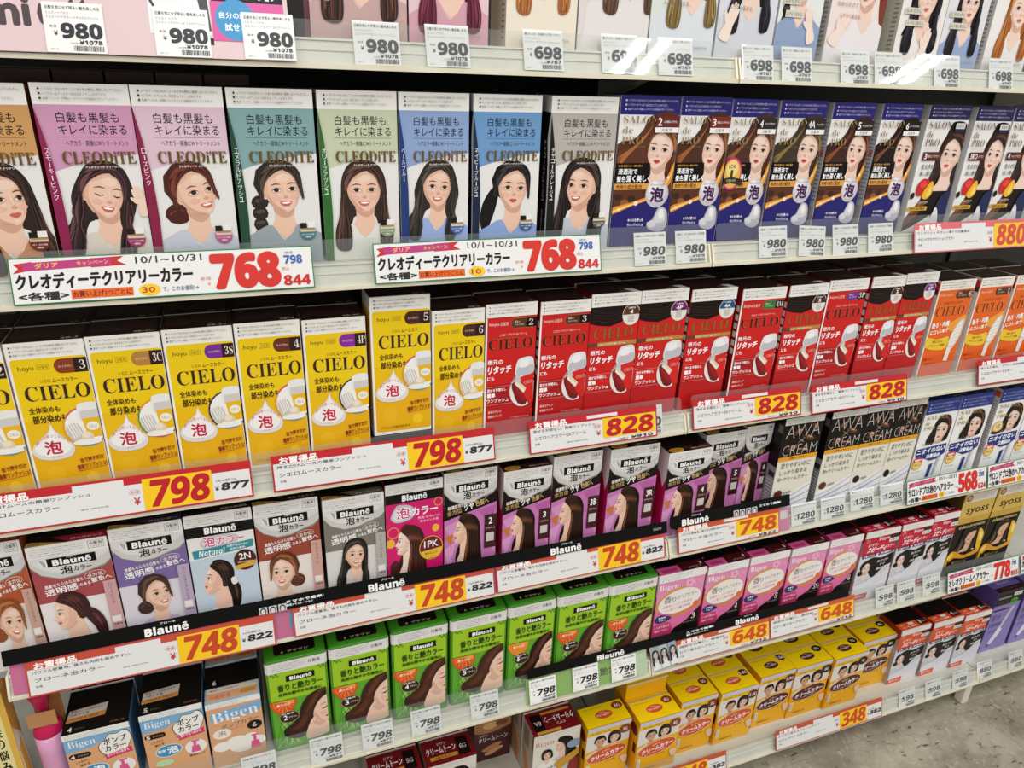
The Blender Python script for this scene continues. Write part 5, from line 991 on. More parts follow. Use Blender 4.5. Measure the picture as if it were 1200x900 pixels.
# the raised yellow box 5 and the dark carton it stands on
low = carton(76, 22, 130, '141110', '100D0C', '1A1614', None, None, None, name='support_carton')
A_ = Art(76, 22, 'front_print'); A_.rect('241C1A', 3, 3, 73, 19); A_.text('6A5A50', 'シエロ', 24, 7, 52, 15, .02); A_.build(front_map(22), low)
low.location = (-454 * MM, 20 * MM, (838 + TOP + .2) * MM); tag(low, 'low dark carton lying under the raised yellow box shade 5', 'box')
y5 = cielo_yellow('5', '4A2018', R1); y5.location = (-452 * MM, 20 * MM, (838 + TOP + 22.6) * MM); y5.scale = (73 / 71, 1, 182 / 156)
tag(y5, 'yellow mousse box shade 5, raised higher than its neighbours', 'hair dye box', G3); FRONT.append((3, -416, 'raised yellow box shade 5', y5))
# ------------------------------------------------------------------ shelf four
AS = lambda *a: (lambda: awa_sheer(*a))
AG = lambda n: (lambda: awa_gloss(n))
G4 = 'hair dye boxes on the fourth shelf'
row(4, [
 ('ao', AS('B0542E', 'C8A090', 'E9E2DC', 'オレンジブラウン', lambda A: head(A, 44, 88, 20, .5, 4, 'up', '8A4A26', 'B8703E', 'F2D3C0', 'C8605A', top='E9E4DE'), ('オレンジ', '8A2A1E')), -915, -853, 205, 20, 'orange brown foam box cut off by the left edge, auburn-haired woman', 'orange foam box at the left edge'),
 ('ar', AS('A84A4E', 'CFA2A4', 'EAE4E2', 'ローズピンク', lambda A: profile(A, 26, 84, 19, -1, 4, 'tail', '3A1A1C', '6A3438', 'F2D3C0', top='E6DEDA'), ('ローズピンク', 'A81E3A')), -850, -768, 192, 20, 'rose pink foam box, woman in profile with swept-back dark red hair', 'rose pink foam box'),
 ('ap', AS('7C66A0', 'B8A8C0', 'DDD8E0', 'ラベンダーアッシュ', lambda A: head(A, 40, 84, 18.5, .8, -8, 'up', '3A2420', '6A4A40', 'F2D3C0', 'C8605A', top='C8B4CC'), ('ラベンダー', '3A2E44')), -766, -687, 199, 20, 'purple foam box, smiling woman with a low bun', 'purple foam box'),
 ('an', awa_natural, -685, -608, 201, 20, 'white foam box with a teal brush stroke and ponytailed woman, shade 2N', 'white foam box 2N'),
 ('ab', AS('9A4430', 'CFA294', 'EDE2DA', 'モカブラウン', lambda A: head(A, 28, 87, 19, -.35, -2, 'up', '5A2E1C', 'A8623A', 'F5DCCB', 'D0605A', top='E6B8A0'), ('モカブラウン', '3A1E18')), -606, -528, 201, 20, 'brick red foam box, woman with tied-up golden brown hair', 'brick red foam box'),
 ('ag', AS('7E7870', 'B6B0AA', 'DEDBD8', 'グレーアッシュ', lambda A: head(A, 38, 79, 16.5, .3, 6, 'long', '1F1A17', '4A443C', 'F2D3C0', 'C8605A', top='D8D4D0'), ('グレーアッシュ', '6A645C')), -523, -444, 193, 20, 'grey foam box, woman with long straight black hair', 'grey foam box'),
 ('apk', awa_pk, -442, -364, 201, 20, 'hot pink foam box marked 1PK, woman in profile', 'hot pink foam box'),
 ('g2', AG('2'), -362, -286, 205, 20, 'black and pink foam box shade 2 beside the hot pink box', 'black foam box shade 2'),
 ('g3', AG('3'), -276, -203, 193, 20, 'black and pink foam box shade 3, lower than its neighbours', 'black foam box shade 3'),
 ('g3b', AG('3B'), -201, -124, 205, 20, 'black and pink foam box shade 3B', 'black foam box shade 3B'),
 ('g3r', AG('3R'), -110, -28, 202, 20, 'black and pink foam box shade 3R with red side showing', 'black foam box shade 3R'),
 ('g4', AG('4'), -9, 69, 180, 20, 'black and pink foam box shade 4 in front of the shelf joint', 'black foam box shade 4'),
 ('g5', AG('5'), 71, 147, 188, 42, 'black and pink foam box shade 5, pushed back behind shade 4', 'black foam box shade 5'),
 ('g6', AG('6'), 148, 200, 192, 42, 'black and pink foam box shade 6, narrow one beside the dark cream boxes', 'black foam box shade 6'),
 ('w1', lambda: awa_cream('6A2418'), 202, 281, 209, 20, 'dark cream colour box with wine-red dot, leftmost of four', 'leftmost dark cream colour box'),
 ('w2', lambda: awa_cream('5A2A20'), 297, 371, 208, 20, 'dark cream colour box with reddish dot, second of four', 'second dark cream colour box'),
 ('w3x', lambda: awa_cream('241E22'), 372, 441, 209, 20, 'dark cream colour box with a black dot, third of four', 'third dark cream colour box'),
 ('w4x', lambda: awa_cream('1C181C'), 442, 505, 210, 20, 'dark cream colour box with a black dot, beside the blue boxes', 'fourth dark cream colour box'),
 ('n1', lambda: salon_blue(), 510, 589, 201, 20, 'blue and white box, leftmost of the odour-free boxes', 'leftmost blue and white box'),
 ('n1', lambda: salon_blue(), 591, 672, 201, 20, 'blue and white box, second of the odour-free boxes', 'second blue and white box'),
 ('n3', lambda: salon_blue(True), 690, 771, 201, 20, 'blue and white box with an egg-shaped gold award near the right edge', 'blue and white box with the award'),
 ('n1', lambda: salon_blue(), 773, 854, 201, 20, 'blue and white box cut off by the right edge, beyond the award box', 'blue and white box at the right edge'),
], G4)
# ------------------------------------------------------------------ shelf five
GP = lambda n, g=False: (lambda: green_pack(n, g))
BP = lambda n: (lambda: bigen_pink(n))
G5 = 'hair dye boxes on the fifth shelf'
row(5, [
 ('bp4', lambda: bigen_pump('4'), -866, -789, 152, 20, 'tan and blue pump refill box shade 4 beside the pink bottle', 'tan pump box shade 4'),
 ('bp5', lambda: bigen_pump('5'), -777, -700, 155, 20, 'tan and blue pump refill box shade 5', 'tan pump box shade 5'),
 ('bp6', bigen_refill, -697, -626, 147, 20, 'tan and blue refill box shade 6 without a cloud bubble', 'tan refill box shade 6'),
 ('gp2', GP('2'), -616, -533, 196, 20, 'green rounded pack shade 2, leftmost of the green ones', 'green pack shade 2'),
 ('gp3', GP('3'), -530, -445, 197, 20, 'green rounded pack shade 3', 'green pack shade 3'),
 ('gp4', GP('4'), -441, -356, 199, 20, 'green rounded pack shade 4', 'green pack shade 4'),
 ('gp5', GP('5'), -352, -262, 199, 20, 'green rounded pack shade 5 with a round brown badge', 'green pack shade 5'),
 ('gp5b', GP('5b', True), -260, -180, 200, 20, 'green rounded pack with a yellower slice, third from the right', 'green pack with the yellower slice'),
 ('gp6', GP('6'), -177, -88, 199, 20, 'green rounded pack shade 6', 'green pack shade 6'),
 ('gp7', GP('7'), -86, 3, 198, 20, 'green rounded pack shade 7, rightmost of the green ones', 'green pack shade 7'),
 ('q3', BP('3'), 5, 96, 194, 20, 'pink box shade 3, leftmost of the pink ones', 'pink box shade 3'),
 ('q4', BP('4'), 101, 184, 189, 20, 'pink box shade 4 beside pink shade 3', 'pink box shade 4'),
 ('q5', BP('5'), 188, 272, 189, 20, 'pink box shade 5, middle of the five pink ones', 'middle pink box'),
 ('q5n', BP('5NA'), 277, 359, 187, 20, 'pink box shade 5NA, second from the right of the pink ones', 'pink box shade 5NA'),
 ('q6', BP('6'), 364, 440, 187, 20, 'pink box shade 6, rightmost of the pink ones', 'pink box shade 6'),
 ('rs1', lambda: bigen_speedy('C8173A', 158, '3'), 447, 530, 186, 20, 'crimson speedy colour box beside the pink boxes', 'crimson box beside the pink ones'),
 ('rs2', lambda: bigen_speedy('C8173A', 158, '4'), 536, 613, 185, 20, 'crimson speedy colour box, middle of three', 'middle crimson box'),
 ('rs3', lambda: bigen_speedy('C8173A', 158, '5'), 615, 682, 190, 20, 'crimson speedy colour box beside the gold boxes', 'crimson box beside the gold ones'),
 ('sy', syoss, 684, 772, 226, 20, 'gold topped black box, left one of the gold pair', 'left gold box'),
 ('sy', syoss, 776, 864, 226, 20, 'gold topped black box, right one at the frame edge', 'right gold box'),
], G5)
# ------------------------------------------------------------------ shelf six
def sx(x, y): return -591.3 + (x + 591.3) * (805 + y) / 825
G6 = 'hair dye boxes on the bottom shelf'
CYL = lambda n, o, c: (lambda: cream_yellow(n, o, c))
def c6(key, fn, x0, x1, y, ht, label, short): return (key, fn, sx(x0, y), sx(x1, y), ht, y, label, short)
O1, O2, B1, B2 = 'D8541E', '5A1A14', '8A3A1A', '4A1814'
row(6, [
 ('ct5', lambda: cream_tone('5G'), -476, -388, 163, 60, 'crimson topped box 5G at the bottom of the frame', 'crimson box 5G'),
 ('ct6', lambda: cream_tone('6G'), -382, -293, 163, 60, 'crimson topped box 6G under the green packs', 'crimson box 6G'),
], G6)
row(6, [
 c6('fam', lambda: cream_tone('6A', False), -203, -115, 55, 168, 'crimson topped box with mother and child, its top lettering upside down', 'crimson box with mother and child'),
 c6('cy3', CYL('3G', O1, B1), -100, -13, 42, 166, 'yellow couple box 3G, leftmost of the yellow ones', 'yellow couple box 3G'),
 c6('cy4', CYL('4G', O1, B1), 8, 96, 24, 166, 'yellow couple box 4G, furthest forward, orange oval', 'yellow couple box 4G'),
 c6('cy5', CYL('5G', O1, '7A1E14'), 93, 173, 40, 166, 'yellow couple box 5G with orange oval and red-brown badge', 'yellow couple box 5G'),
 c6('cy54', CYL('5.4G', O1, '6A1A14'), 183, 268, 34, 166, 'yellow couple box 5.4G, last with an orange oval', 'yellow couple box 5.4G'),
 c6('cy55', CYL('5.5G', O2, '5A1814'), 271, 354, 44, 166, 'yellow couple box 5.5G, first with a dark red oval', 'yellow couple box 5.5G'),
 c6('cy6', CYL('6G', O2, '2A1210'), 358, 447, 41, 166, 'yellow couple box 6G with dark red oval', 'yellow couple box 6G'),
 c6('cy7', CYL('7G', O2, '1A0E0C'), 457, 543, 35, 166, 'yellow couple box 7G with dark red oval and black badge', 'yellow couple box 7G'),
 c6('cy8', CYL('8G', O2, '140C0A'), 523, 615, 56, 166, 'yellow couple box 8G, partly behind 7G beside the orange boxes', 'yellow couple box 8G'),
 c6('os1', lambda: bigen_speedy('E2521E', 150, '3'), 620, 706, 46, 179, 'orange speedy colour box, leftmost of three on the bottom shelf', 'leftmost orange speedy box'),
 c6('os2', lambda: bigen_speedy('E2521E', 150, '4'), 718, 803, 42, 179, 'orange speedy colour box, middle of three on the bottom shelf', 'middle orange speedy box'),
 c6('os3', lambda: bigen_speedy('E2521E', 150, '5'), 811, 890, 38, 178, 'orange speedy colour box beside the lavender boxes', 'orange speedy box beside lavender'),
 c6('pb', purple_brush, 896, 978, 50, 205, 'lavender box with a white brush, left of the pair', 'left lavender box'),
 c6('pb', purple_brush, 990, 1072, 50, 205, 'lavender box with a white brush, cut by the right edge', 'right lavender box'),
], G6)
ctb = cream_tone_back(); ctb.scale = (74 / 70, 1, .92); ctb.location = (-268 * MM, 148 * MM, (60 + TOP + .3) * MM); tag(ctb, 'dark crimson box standing far back beside the mother and child box', 'hair dye box', G6)
yl = copy_tree(_K['cy4'], ('top_print', 'warning_panel')); yl.location = (6 * MM, 74 * MM, (60 + TOP + 140.9) * MM)
yl.scale = (1, 1, .3); tag(yl, 'yellow box lying on top of the yellow couple boxes', 'hair dye box', G6)
# ------------------------------------------------------------------ price tags and signs
def hang(r, shelf, x, zb, yoff=-2.0, roll=0):
    r.location = (x * MM, (K * zb + yoff) * MM, (LIPZ[shelf] + zb) * MM); r.rotation_euler = (TILT, 0, math.radians(0)) if not roll else (TILT, math.radians(roll), 0)
def card(name, W, H, front, th=.5, back='E8E6E0'):
    r = link(name, bevel_box(name, 0, 0, 0, W, th, H, [cmat(front)], 0.12)); r['W'] = W; return r
def barcode(A, x0, y0, x1, y1, seed):
    rnd = random.Random(seed); x = x0; V = []; F = []
    while x < x1 - .3:
        w = rnd.choice((.28, .28, .55, .8)); b = len(V); V += [(x, y0), (x + w, y0), (x + w, y1), (x, y1)]; F.append((b, b + 1, b + 2, b + 3)); x += w + rnd.choice((.3, .3, .6))
    A.tris('3A3A3A', V, F)
def price_tag(price, tax, l1, l2, style='r', seed=1):
    W, H = (47, 42) if len(price) < 4 else (53, 38); r = card('price_tag', W, H, 'EEEDEA'); A = Art(W, H, 'small_print')
    A.text('3A3A3A', l1, 2.5, 3, W - 2.5, 6, .02); A.text('8A8A8A', l2[:8], 2.5, 8, 20, 10); A.text('8A8A8A', l2, 2.5, 11.4, W - 4, 13.6)
    A.text('5A5A5A', '本体', 4, 19, 10, 21.5, .01); A.text('3A3A3A', '¥', 7, 24, 10, 28, .02); A.text('9A9A9A', '10%税込', W * .4, 33, W * .6, 35, .01); A.text('B0B0B0', '00' + str(seed % 10) + '-12', 3, 38.5, 9, 40)
    A.to('price_digits')
    if style == 'r': A.text('23232B', price, 12.5, 17, W - 2, 30.2, .035, st='b', res=3)
    elif style == 'i': A.text('23232B', price, 12, 18, W - 3, 29.5, .03, st='b', sk=.18, res=3)
    else: A.text('1E1E22', price, 9, 17, W - 4, 27.5, .015, st='b', sk=.12, res=3)
    A.text('2E2E34', '¥' + tax, W - 21, 31.2 if H > 40 else 29, W - 3, 34.8 if H > 40 else 32, .03, st='b')
    A.to('barcode'); barcode(A, W * .45, 36 if H > 40 else 33, W - 2.5, 40.4 if H > 40 else 37, seed)
    A.build(front_map(H), r); return r
def pop_red(price, tax, l1, l2, wide=True, RC='BE2028', DC='B81A20'):
    W, H = (281, 44) if wide else (197, 45); r = card('price_sign', W, H, RC); A = Art(W, H, 'offer_lettering')
    A.rect('DFDEDC', 2, 10, W - 2, H - 2); A.rect('DFDEDC', W * .34, 3, W * .52, 10.2) if wide else A.rect('DFDEDC', W * .44, 2.4, W * .68, 7)
    A.outlined('F4F2EE', RC, 'お買得品', 9, 2.2, 54 if wide else 56, 11.6, .05, .09)
    A.text('3A3A3E', l1, 6, 12.6, W * .40 if wide else W * .5, 16.6, .015)
    A.text('3A3A3E', l2, 8, 21.6, W * .29 if wide else W * .43, 26.6, .01); A.text('6A6A6E', '各種', 8, 30.5, 15, 33.6); A.text('7A7A80', '通常 ¥880(本体)', W * .36 if wide else W * .28, 29.6 if wide else 34, W * .46 if wide else W * .44, 31.8 if wide else 36.4)
    bx0, bx1 = (.585 * W, .845 * W) if wide else (.56 * W, .985 * W)
    A.text('C83A3A', '本体', bx0 - 13, 17, bx0 - 4, 20.6); A.ring('D88A8A', bx0 - 8.5, 18.8, 6, 3.2, .35); A.text('C02028', '¥', bx0 - 10, 25, bx0 - 3.5, 34 if wide else 32, .02)
    A.to('price_digits'); A.rect('F2C318', bx0, 5.5 if wide else 9, bx1, H - 2.5 if wide else 37)
    A.text(DC, price, bx0 + 4, 7.4 if wide else 11, bx1 - 5, H - 4.6 if wide else 35.6, .03, st='b', sk=.14, res=4)
    if wide: A.text('5A5A5E', '10%税込', W * .86, 18, W * .94, 21, .0); A.text('2A2A2E', '¥', W * .853, 26, W * .868, 31, .02); A.text('2A2A2E', tax, W * .875, 22.6, W * .985, 31.4, .04, st='b', sk=.12)
    else: A.text('5A5A5E', '10%税込', W * .68, 39.6, W * .76, 42); A.text('2A2A2E', '¥' + tax, W * .78, 38.4, W * .96, 42.6, .03, st='b', sk=.12)
    A.build(front_map(H), r); return r
def pop_campaign(name, price, was, tax, pct, W=283, date='10/1~10/31'):
    H = 45; r = card('campaign_sign', W, H, '2E7A48'); A = Art(W, H, 'offer_lettering'); f = W / 283
    A.rect('E6E5E2', 1.2, 1.2, W - 1.2, H - 1.2)
    A.poly('C22A2E', [(4, 6), (20 * f, 4), (20 * f, 12), (3, 15), (8 * f, 10)], 0); A.poly('C22A2E', [(70 * f, 3), (100 * f, 2), (94 * f, 6.6), (102 * f, 11), (70 * f, 12)], 0); A.poly('B83A7A', [(12 * f, 5), (88 * f, 3), (88 * f, 10.5), (12 * f, 13)])
    A.text('F2C43A', 'ダリア', 22 * f, 5.4, 42 * f, 10.6, .03, rot=1.5); A.text('F2C43A', 'キャンペーン', 58 * f, 5, 86 * f, 9.4, .02, rot=1.5)
    A.text('2A2A2E', date, 110 * f, 3.4, 172 * f, 10.4, .015)
    A.text('1E1E22', name, 4 * f, 15.0, 162 * f, 31, .07, res=3)
    A.text('26262A', '<各種>', 5 * f, 33, 48 * f, 41.5, .05)
    A.rect('E2641A', 50 * f, 33, 105 * f, 41.6); A.text('7A1A0A', 'お買い上げ1つごとに', 51.5 * f, 34.2, 103.5 * f, 40.4, .04)
    A.ell('F0C42A', 120 * f, 37, 10 * f, 6); A.text('B8341A', pct, 113 * f, 34, 125 * f, 40, .03); A.text('34548A', 'で、このお値段!→', 132 * f, 34.6, 166 * f, 39.6, .01)
    A.text('D88A8A', '本体', 168 * f, 27, 179 * f, 31); A.text('D88A8A', '¥', 175 * f, 33, 178 * f, 36)
    A.to('price_digits'); A.text('D02A1E', price, 179 * f, 4, 249 * f, 41.5, .06, st='b', res=4)
    A.text('2A5AA8', was, 253 * f, 9, 272 * f, 18, .02, st='b'); A.text('7A90B0', '通常', 254 * f, 5, 263 * f, 7.6); A.text('D88A8A', '税込', 250 * f, 21, 258 * f, 25); A.text('C8251E', tax, 251 * f, 30, 279 * f, 41, .025, st='b')
    A.build(front_map(H), r); return r
def nearest(shelf, x):
    c = [f for f in FRONT if f[0] == shelf]
    return min(c, key=lambda f: abs(f[1] - x))[2]
_used = set()
def add_tag(shelf, x, price, tax, l1, l2, style, zb=6, yoff=-2.0, roll=0, pre='white', lab=None):
    t = price_tag(price, tax, l1, l2, style, int(abs(x)) + shelf); hang(t, shelf, x, zb, yoff, roll)
    w = t['W']; s = nearest(shelf, x + w / 2)
    L = lab or '%s %s price tag under the %s' % (pre, price, s)
    if L in _used: L = lab or '%s %s price tag under the right half of the %s' % (pre, price, s)
    _used.add(L); tag(t, L, 'price tag', 'price tags on shelf %d' % shelf); return t
LA_ = '白髪を気にせず明るい髪色楽しめる'
for x, z, l2, lab in ((-726, 6, 'ミエストヘアカラー ナチュラルアッシュ', '980 tag covering the lettering on the pink promo board, far left'), (-639, 6, 'ミエスト ヘアカラー 2A フォグアッシュ', '980 tag in the middle of the pink promo board'), (-563, 6.4, 'ミエスト ヘアカラー 2A Sアッシュ', '980 tag overlapping the blue disc on the pink promo board'), (-459, 5, 'ミエストヘアカラー ハニーベージュ', None), (-385, 5.6, 'ミエストヘアカラー ピンクブラウン', None)):
    add_tag(1, x, '980', '1078', LA_, l2, 'r', z, -2.0 if x > -500 else -8.6, lab=lab)
for x in (-277, -183, -110): add_tag(1, x, '698', '767', '髪にたっぷり、外出前パック型ヘアカラー', 'パルティカラーリングミルク', 'r', 6)
for x in (6, 65, 158, 214, 318, 421): add_tag(1, x, '698', '767', '髪にたっぷり、外出前パック型ヘアカラー', 'パルティカラーリングミルク', 'r', 3.2)
for x, z, rl in ((-115, 6, 0), (-54, 6, 0), (78, 7, 0), (144, 6.5, 4), (205, 4.5, 0), (270, 4.6, 0)): add_tag(2, x, '980', '1078', '白髪用 しっかり染まる泡タイプ新登場', 'サロンドプロ 泡のヘアカラー', 'i', z, -2.0, rl)
for x, lab in ((-87, '980 tag half hidden behind the leftmost 828 sign'),): add_tag(3, x, '980', '1078', '白髪用ヘアカラー', 'シエロヘアカラー', 'r', 6, -2.0, lab=lab)
for x, z in ((242, 9), (305, 9), (370, 13), (438, 12)): add_tag(4, x, '1280', '1408', '泡なのにクリーム', '泡クリームヘアカラー', 't', z)
add_tag(5, -662, '598', '657', '白髪用 ポンプカラー', 'ビゲン ポンプカラー つめかえ', 'i', 4)
for x, z, yo in ((-568, 4.5, -2), (-493, 6, -2), (-418, 7, -2), (-323, 8, -2), (-225, 10, -6), (-148, 12, -6), (-77, 11, -6)): add_tag(5, x, '798', '877', '天然の香りと艶やかな髪色', '香りと艶カラー クリームタイプ', 'i', z, yo)
for x, z in ((501, 11), (556, 10), (624, 10)): add_tag(5, x, '598', '657', '白髪用 ビゲン', 'ビゲン スピーディカラー 乳液', 't', z)
for x, z, pr, tx in ((660, 3.2, '598', '657'), (738, 3.2, '598', '657'), (820, 5, '598', '657'), (896, 9, '880', '968'), (997, 9, '880', '968')): add_tag(6, x, pr, tx, '白髪用 ビゲン', 'スピーディカラー 乳液タイプ', 't', z)
# larger offer signs
def add_sign(r, shelf, x, zb, label, group, yoff=-7.0):
    hang(r, shelf, x, zb, yoff); tag(r, label, 'price sign', group)
CLN = 'クレオディーテクリアリーカラー'
GS = 'red-bordered offer signs'; GC = 'campaign price signs'
add_sign(pop_campaign(CLN, '768', '798', '844', '30'), 2, -797, 6, 'campaign sign 768 under the mauve and teal portrait cartons', GC)
add_sign(pop_campaign(CLN, '768', '798', '844', '10'), 2, -448, 5, 'campaign sign 768 under the blue and grey portrait cartons', GC)
M1, M2, M3 = '押すだけムースの簡単ワンプッシュ', 'シエロムースカラー', '混ぜる手間なし、簡単ワンプッシュ'
add_sign(pop_red('880', '968', 'ワンプッシュ やさしい香りの白髪染め', 'サロンドプロ ザクリームヘアカラー', True, 'D86A6E', 'CE4A3E'), 2, 353, 0.8, 'pink bordered 880 sign under the white rose boxes', GS)
add_sign(pop_red('798', '877', M1, M2), 3, -883, 6, 'red bordered 798 sign under the left yellow boxes, cut by the edge', GS)
add_sign(pop_red('798', '877', M1, M2), 3, -579, 6.5, 'red bordered 798 sign under the raised yellow box', GS)
add_sign(pop_red('828', '910', M3, 'シエロヘアカラーEXクリーム', False), 3, -249, 5.5, '828 sign left of the joint under black-topped red boxes', GS)
add_sign(pop_red('828', '910', M3, 'シエロヘアカラーEXクリーム', False), 3, 8, 5, '828 sign right of the joint under the 4A and 4M boxes', GS)
add_sign(pop_red('828', '910', M3, 'シエロヘアカラーEXクリーム', False), 3, 225, 2, '828 sign under the 5P box, rightmost 828 sign', GS)
add_sign(pop_red('828', '910', '後ろも内側も、ブラシ一体型容器', 'シエロヘアカラーミルキー'), 3, 583, 8, 'offer sign under the orange boxes, cut by the right edge', GS)
N1, N2 = 'パワフル密着泡。後ろも内側も染めやすい。', 'ブローネ泡カラー'
add_sign(pop_red('748', '822', N1, N2, True, 'C24A3A', 'C2441E'), 4, -877, 2, '748 sign under the rose and purple foam boxes, far left', GS)
add_sign(pop_red('748', '822', N1, N2, True, 'C24A3A', 'C2441E'), 4, -573, 6, '748 sign under the grey and hot pink foam boxes', GS)
add_sign(pop_red('748', '822', N1, N2, True, 'C24A3A', 'C2441E'), 4, -289, 6.5, '748 sign left of the joint under black foam boxes', GS)
add_sign(pop_red('748', '822', N1, N2, False, 'C4532E', 'C8501E'), 4, 16, 7, '748 sign right of the joint beside the 1280 tags', GS)
add_sign(pop_campaign('サロンドプロ泡のヘアカラー', '568', '598', '624', '10', 200), 4, 495, 6, 'campaign sign 568 under the blue and white boxes', GC)
add_sign(pop_campaign('サロンドプロ泡のヘアカラー', '568', '598', '624', '10', 200), 4, 698, 6, 'campaign sign at the right edge beside the 568 sign', GC)
add_sign(pop_red('648', '712', '頑固な白髪に、無香料', 'ビゲン香りのヘアカラー', False, 'C4593A', 'C8501E'), 5, 49, 12, '648 sign under the left pink boxes beside the photo cards', GS)
add_sign(pop_red('648', '712', '頑固な白髪に、無香料', 'ビゲン香りのヘアカラー', False, 'C4593A', 'C8501E'), 5, 247, 11.5, '648 sign under the right pink boxes', GS)
add_sign(pop_campaign('オレオクリームヘアカラー', '778', '798', '855', '10', 204), 5, 685, 4, 'campaign sign 778 under the gold boxes', GC)
add_sign(pop_campaign('オレオクリームヘアカラー', '778', '798', '855', '10', 204), 5, 895, 4, 'campaign sign right of the 778 sign at the frame edge', GC)
add_sign(pop_red('348', '382', 'クリームタイプ', 'ビゲン クリームカラー', True, 'BE5038', 'C44A1E'), 6, -73, 1, '348 sign at the bottom edge under yellow boxes 4G and 5G', GS)
add_sign(pop_red('348', '382', '少しずつ使えるクリームタイプ', 'ビゲン クリームカラー', True, 'BE5038', 'C44A1E'), 6, 327, 6, '348 sign under yellow boxes 6G to 8G', GS)
# coloured strips and boards on the rails
def strip(name, shelf, x0, x1, z0, z1, front, label, cat, draw, yoff):
    W, H = x1 - x0, z1 - z0; r = card(name, W, H, front, .6); A = Art(W, H, 'strip_lettering'); draw(A, W, H)
    if A.parts: A.build(front_map(H), r)
    hang(r, shelf, x0, z0, yoff); tag(r, label, cat); return r
def bl(xs):
    def f(A, W, H):
        for x in xs: A.to('brand_lettering#%d' % x); A.text('F4F2F0', 'Blaunē', x, H * .36, x + 50, H * .94, .03, st='b'); A.text('F4F2F0', 'ブローネ', x + 18, H * .12, x + 36, H * .27, .02)
    return f
def bl1(A, W, H):
    bl((150, 425, 694))(A, W, H); A.to('slogan'); A.text('F4F2F0', 'スマホで簡単!', 318, H * .34, 366, H * .56, .05); A.text('F4F2F0', '髪色シミュレーション', 318, H * .6, 352, H * .76, .04); A.to('shop_mark'); A.text('C8C6C4', 'SALON', 868, H * .4, 882, H * .6)
    A.to('photo_print')
    for k in range(3): A.rect('C4CCD4', 284 + 12 * k, H * .5, 294 + 12 * k, H); A.ell('3A4450', 289 + 12 * k, H * .8, 4, 5); A.ell('E0C8B8', 289 + 12 * k, H * .85, 2.6, 4)
strip('brand_strip', 4, -897, -4, 46, 65, '050505', 'long black brand strip along the fourth shelf, left of the joint', 'shelf strip', bl1, -9)
def bl2(A, W, H):
    bl((20,))(A, W, H); A.to('slogan'); A.text('F4F2F0', 'スマホで簡単!', 168, H * .4, 212, H * .62, .05)
    A.to('photo_print')
    for k in range(4): A.rect('C4CCD4', 118 + 12 * k, H * .5, 128 + 12 * k, H); A.ell('3A4450', 123 + 12 * k, H * .8, 4, 5); A.ell('E0C8B8', 123 + 12 * k, H * .85, 2.6, 4)
strip('brand_strip', 4, 3, 234, 50, 70, '050505', 'short black brand strip right of the fourth shelf joint', 'shelf strip', bl2, -9)
def bl3(A, W, H):
    bl((124, 398))(A, W, H); A.to('slogan'); A.text('F4F2F0', 'スマホで簡単!', 296, H * .25, 352, H * .5, .05); A.text('F4F2F0', '髪色シミュレーション', 296, H * .55, 340, H * .75, .04)
strip('brand_strip', 5, -227, 428, 55.5, 72, '050505', 'black brand strip under the green and pink packs on the fifth shelf', 'shelf strip', bl3, -9)
def pinkart(A, W, H):
    A.rect('D85A96', 0, 0, 26, H); A.to('blue_mark'); A.rect('3A90C4', 316, 6, 323, 26, 2); A.to('side_lettering'); A.text('FFFFFF', '泡カ', W - 12, 6, W - 4, 36, .03, vert=True)
strip('shelf_liner', 4, -893, -8, 6, 45, 'D0578F', 'pink shelf liner behind the 748 signs', 'shelf liner', pinkart, -2.8)
strip('shelf_liner', 4, 201, 238, 6, 45, 'D978A4', 'short pink shelf liner before the 1280 tags', 'shelf liner', lambda A, W, H: (A.rect('D9D6D2', 17, 4, 32, 18)), -2.8)
def greenart(A, W, H):
    A.text('1E3A0A', '香りと艶カラー', 88, 14, 190, 28, .02); A.rect('C9DCB4', 178, 0, W, H); A.rect('A8C88A', 174, 0, 178, H)
strip('shelf_liner', 5, -229, -8, 9, 53, '8DB84A', 'light green shelf liner behind the 798 tags', 'shelf liner', greenart, -2.8)
strip('shelf_liner', 5, 8, 446, 9, 53, 'B4CBA4', 'pale green shelf liner behind the 648 signs', 'shelf liner', lambda A, W, H: None, -2.8)
# picture cards of women tucked behind the 648 sign
pc = card('photo_card', 50, 46, 'C8CCCC', .5); A_ = Art(50, 46, 'printed_photos')
for k in range(3):
    A_.rect(('9AA4A8', 'B4BCC0', '8EA4B0')[k], 1 + 16.3 * k, 2, 16 + 16.3 * k, 44); A_.clip = (1 + 16.3 * k, 2, 16 + 16.3 * k, 44); head(A_, 8.5 + 16.3 * k, 17, 6.5, .2, 0, 'long', '2A2A2E', '54565C', 'D8CCC4', 'A87A74', top='E4E4E4'); A_.clip = (0, 0, 50, 46)
A_.build(front_map(46), pc); hang(pc, 5, 4, 9, -5.6, -9); tag(pc, 'tilted photo card of three women beside the 648 sign', 'photo card')
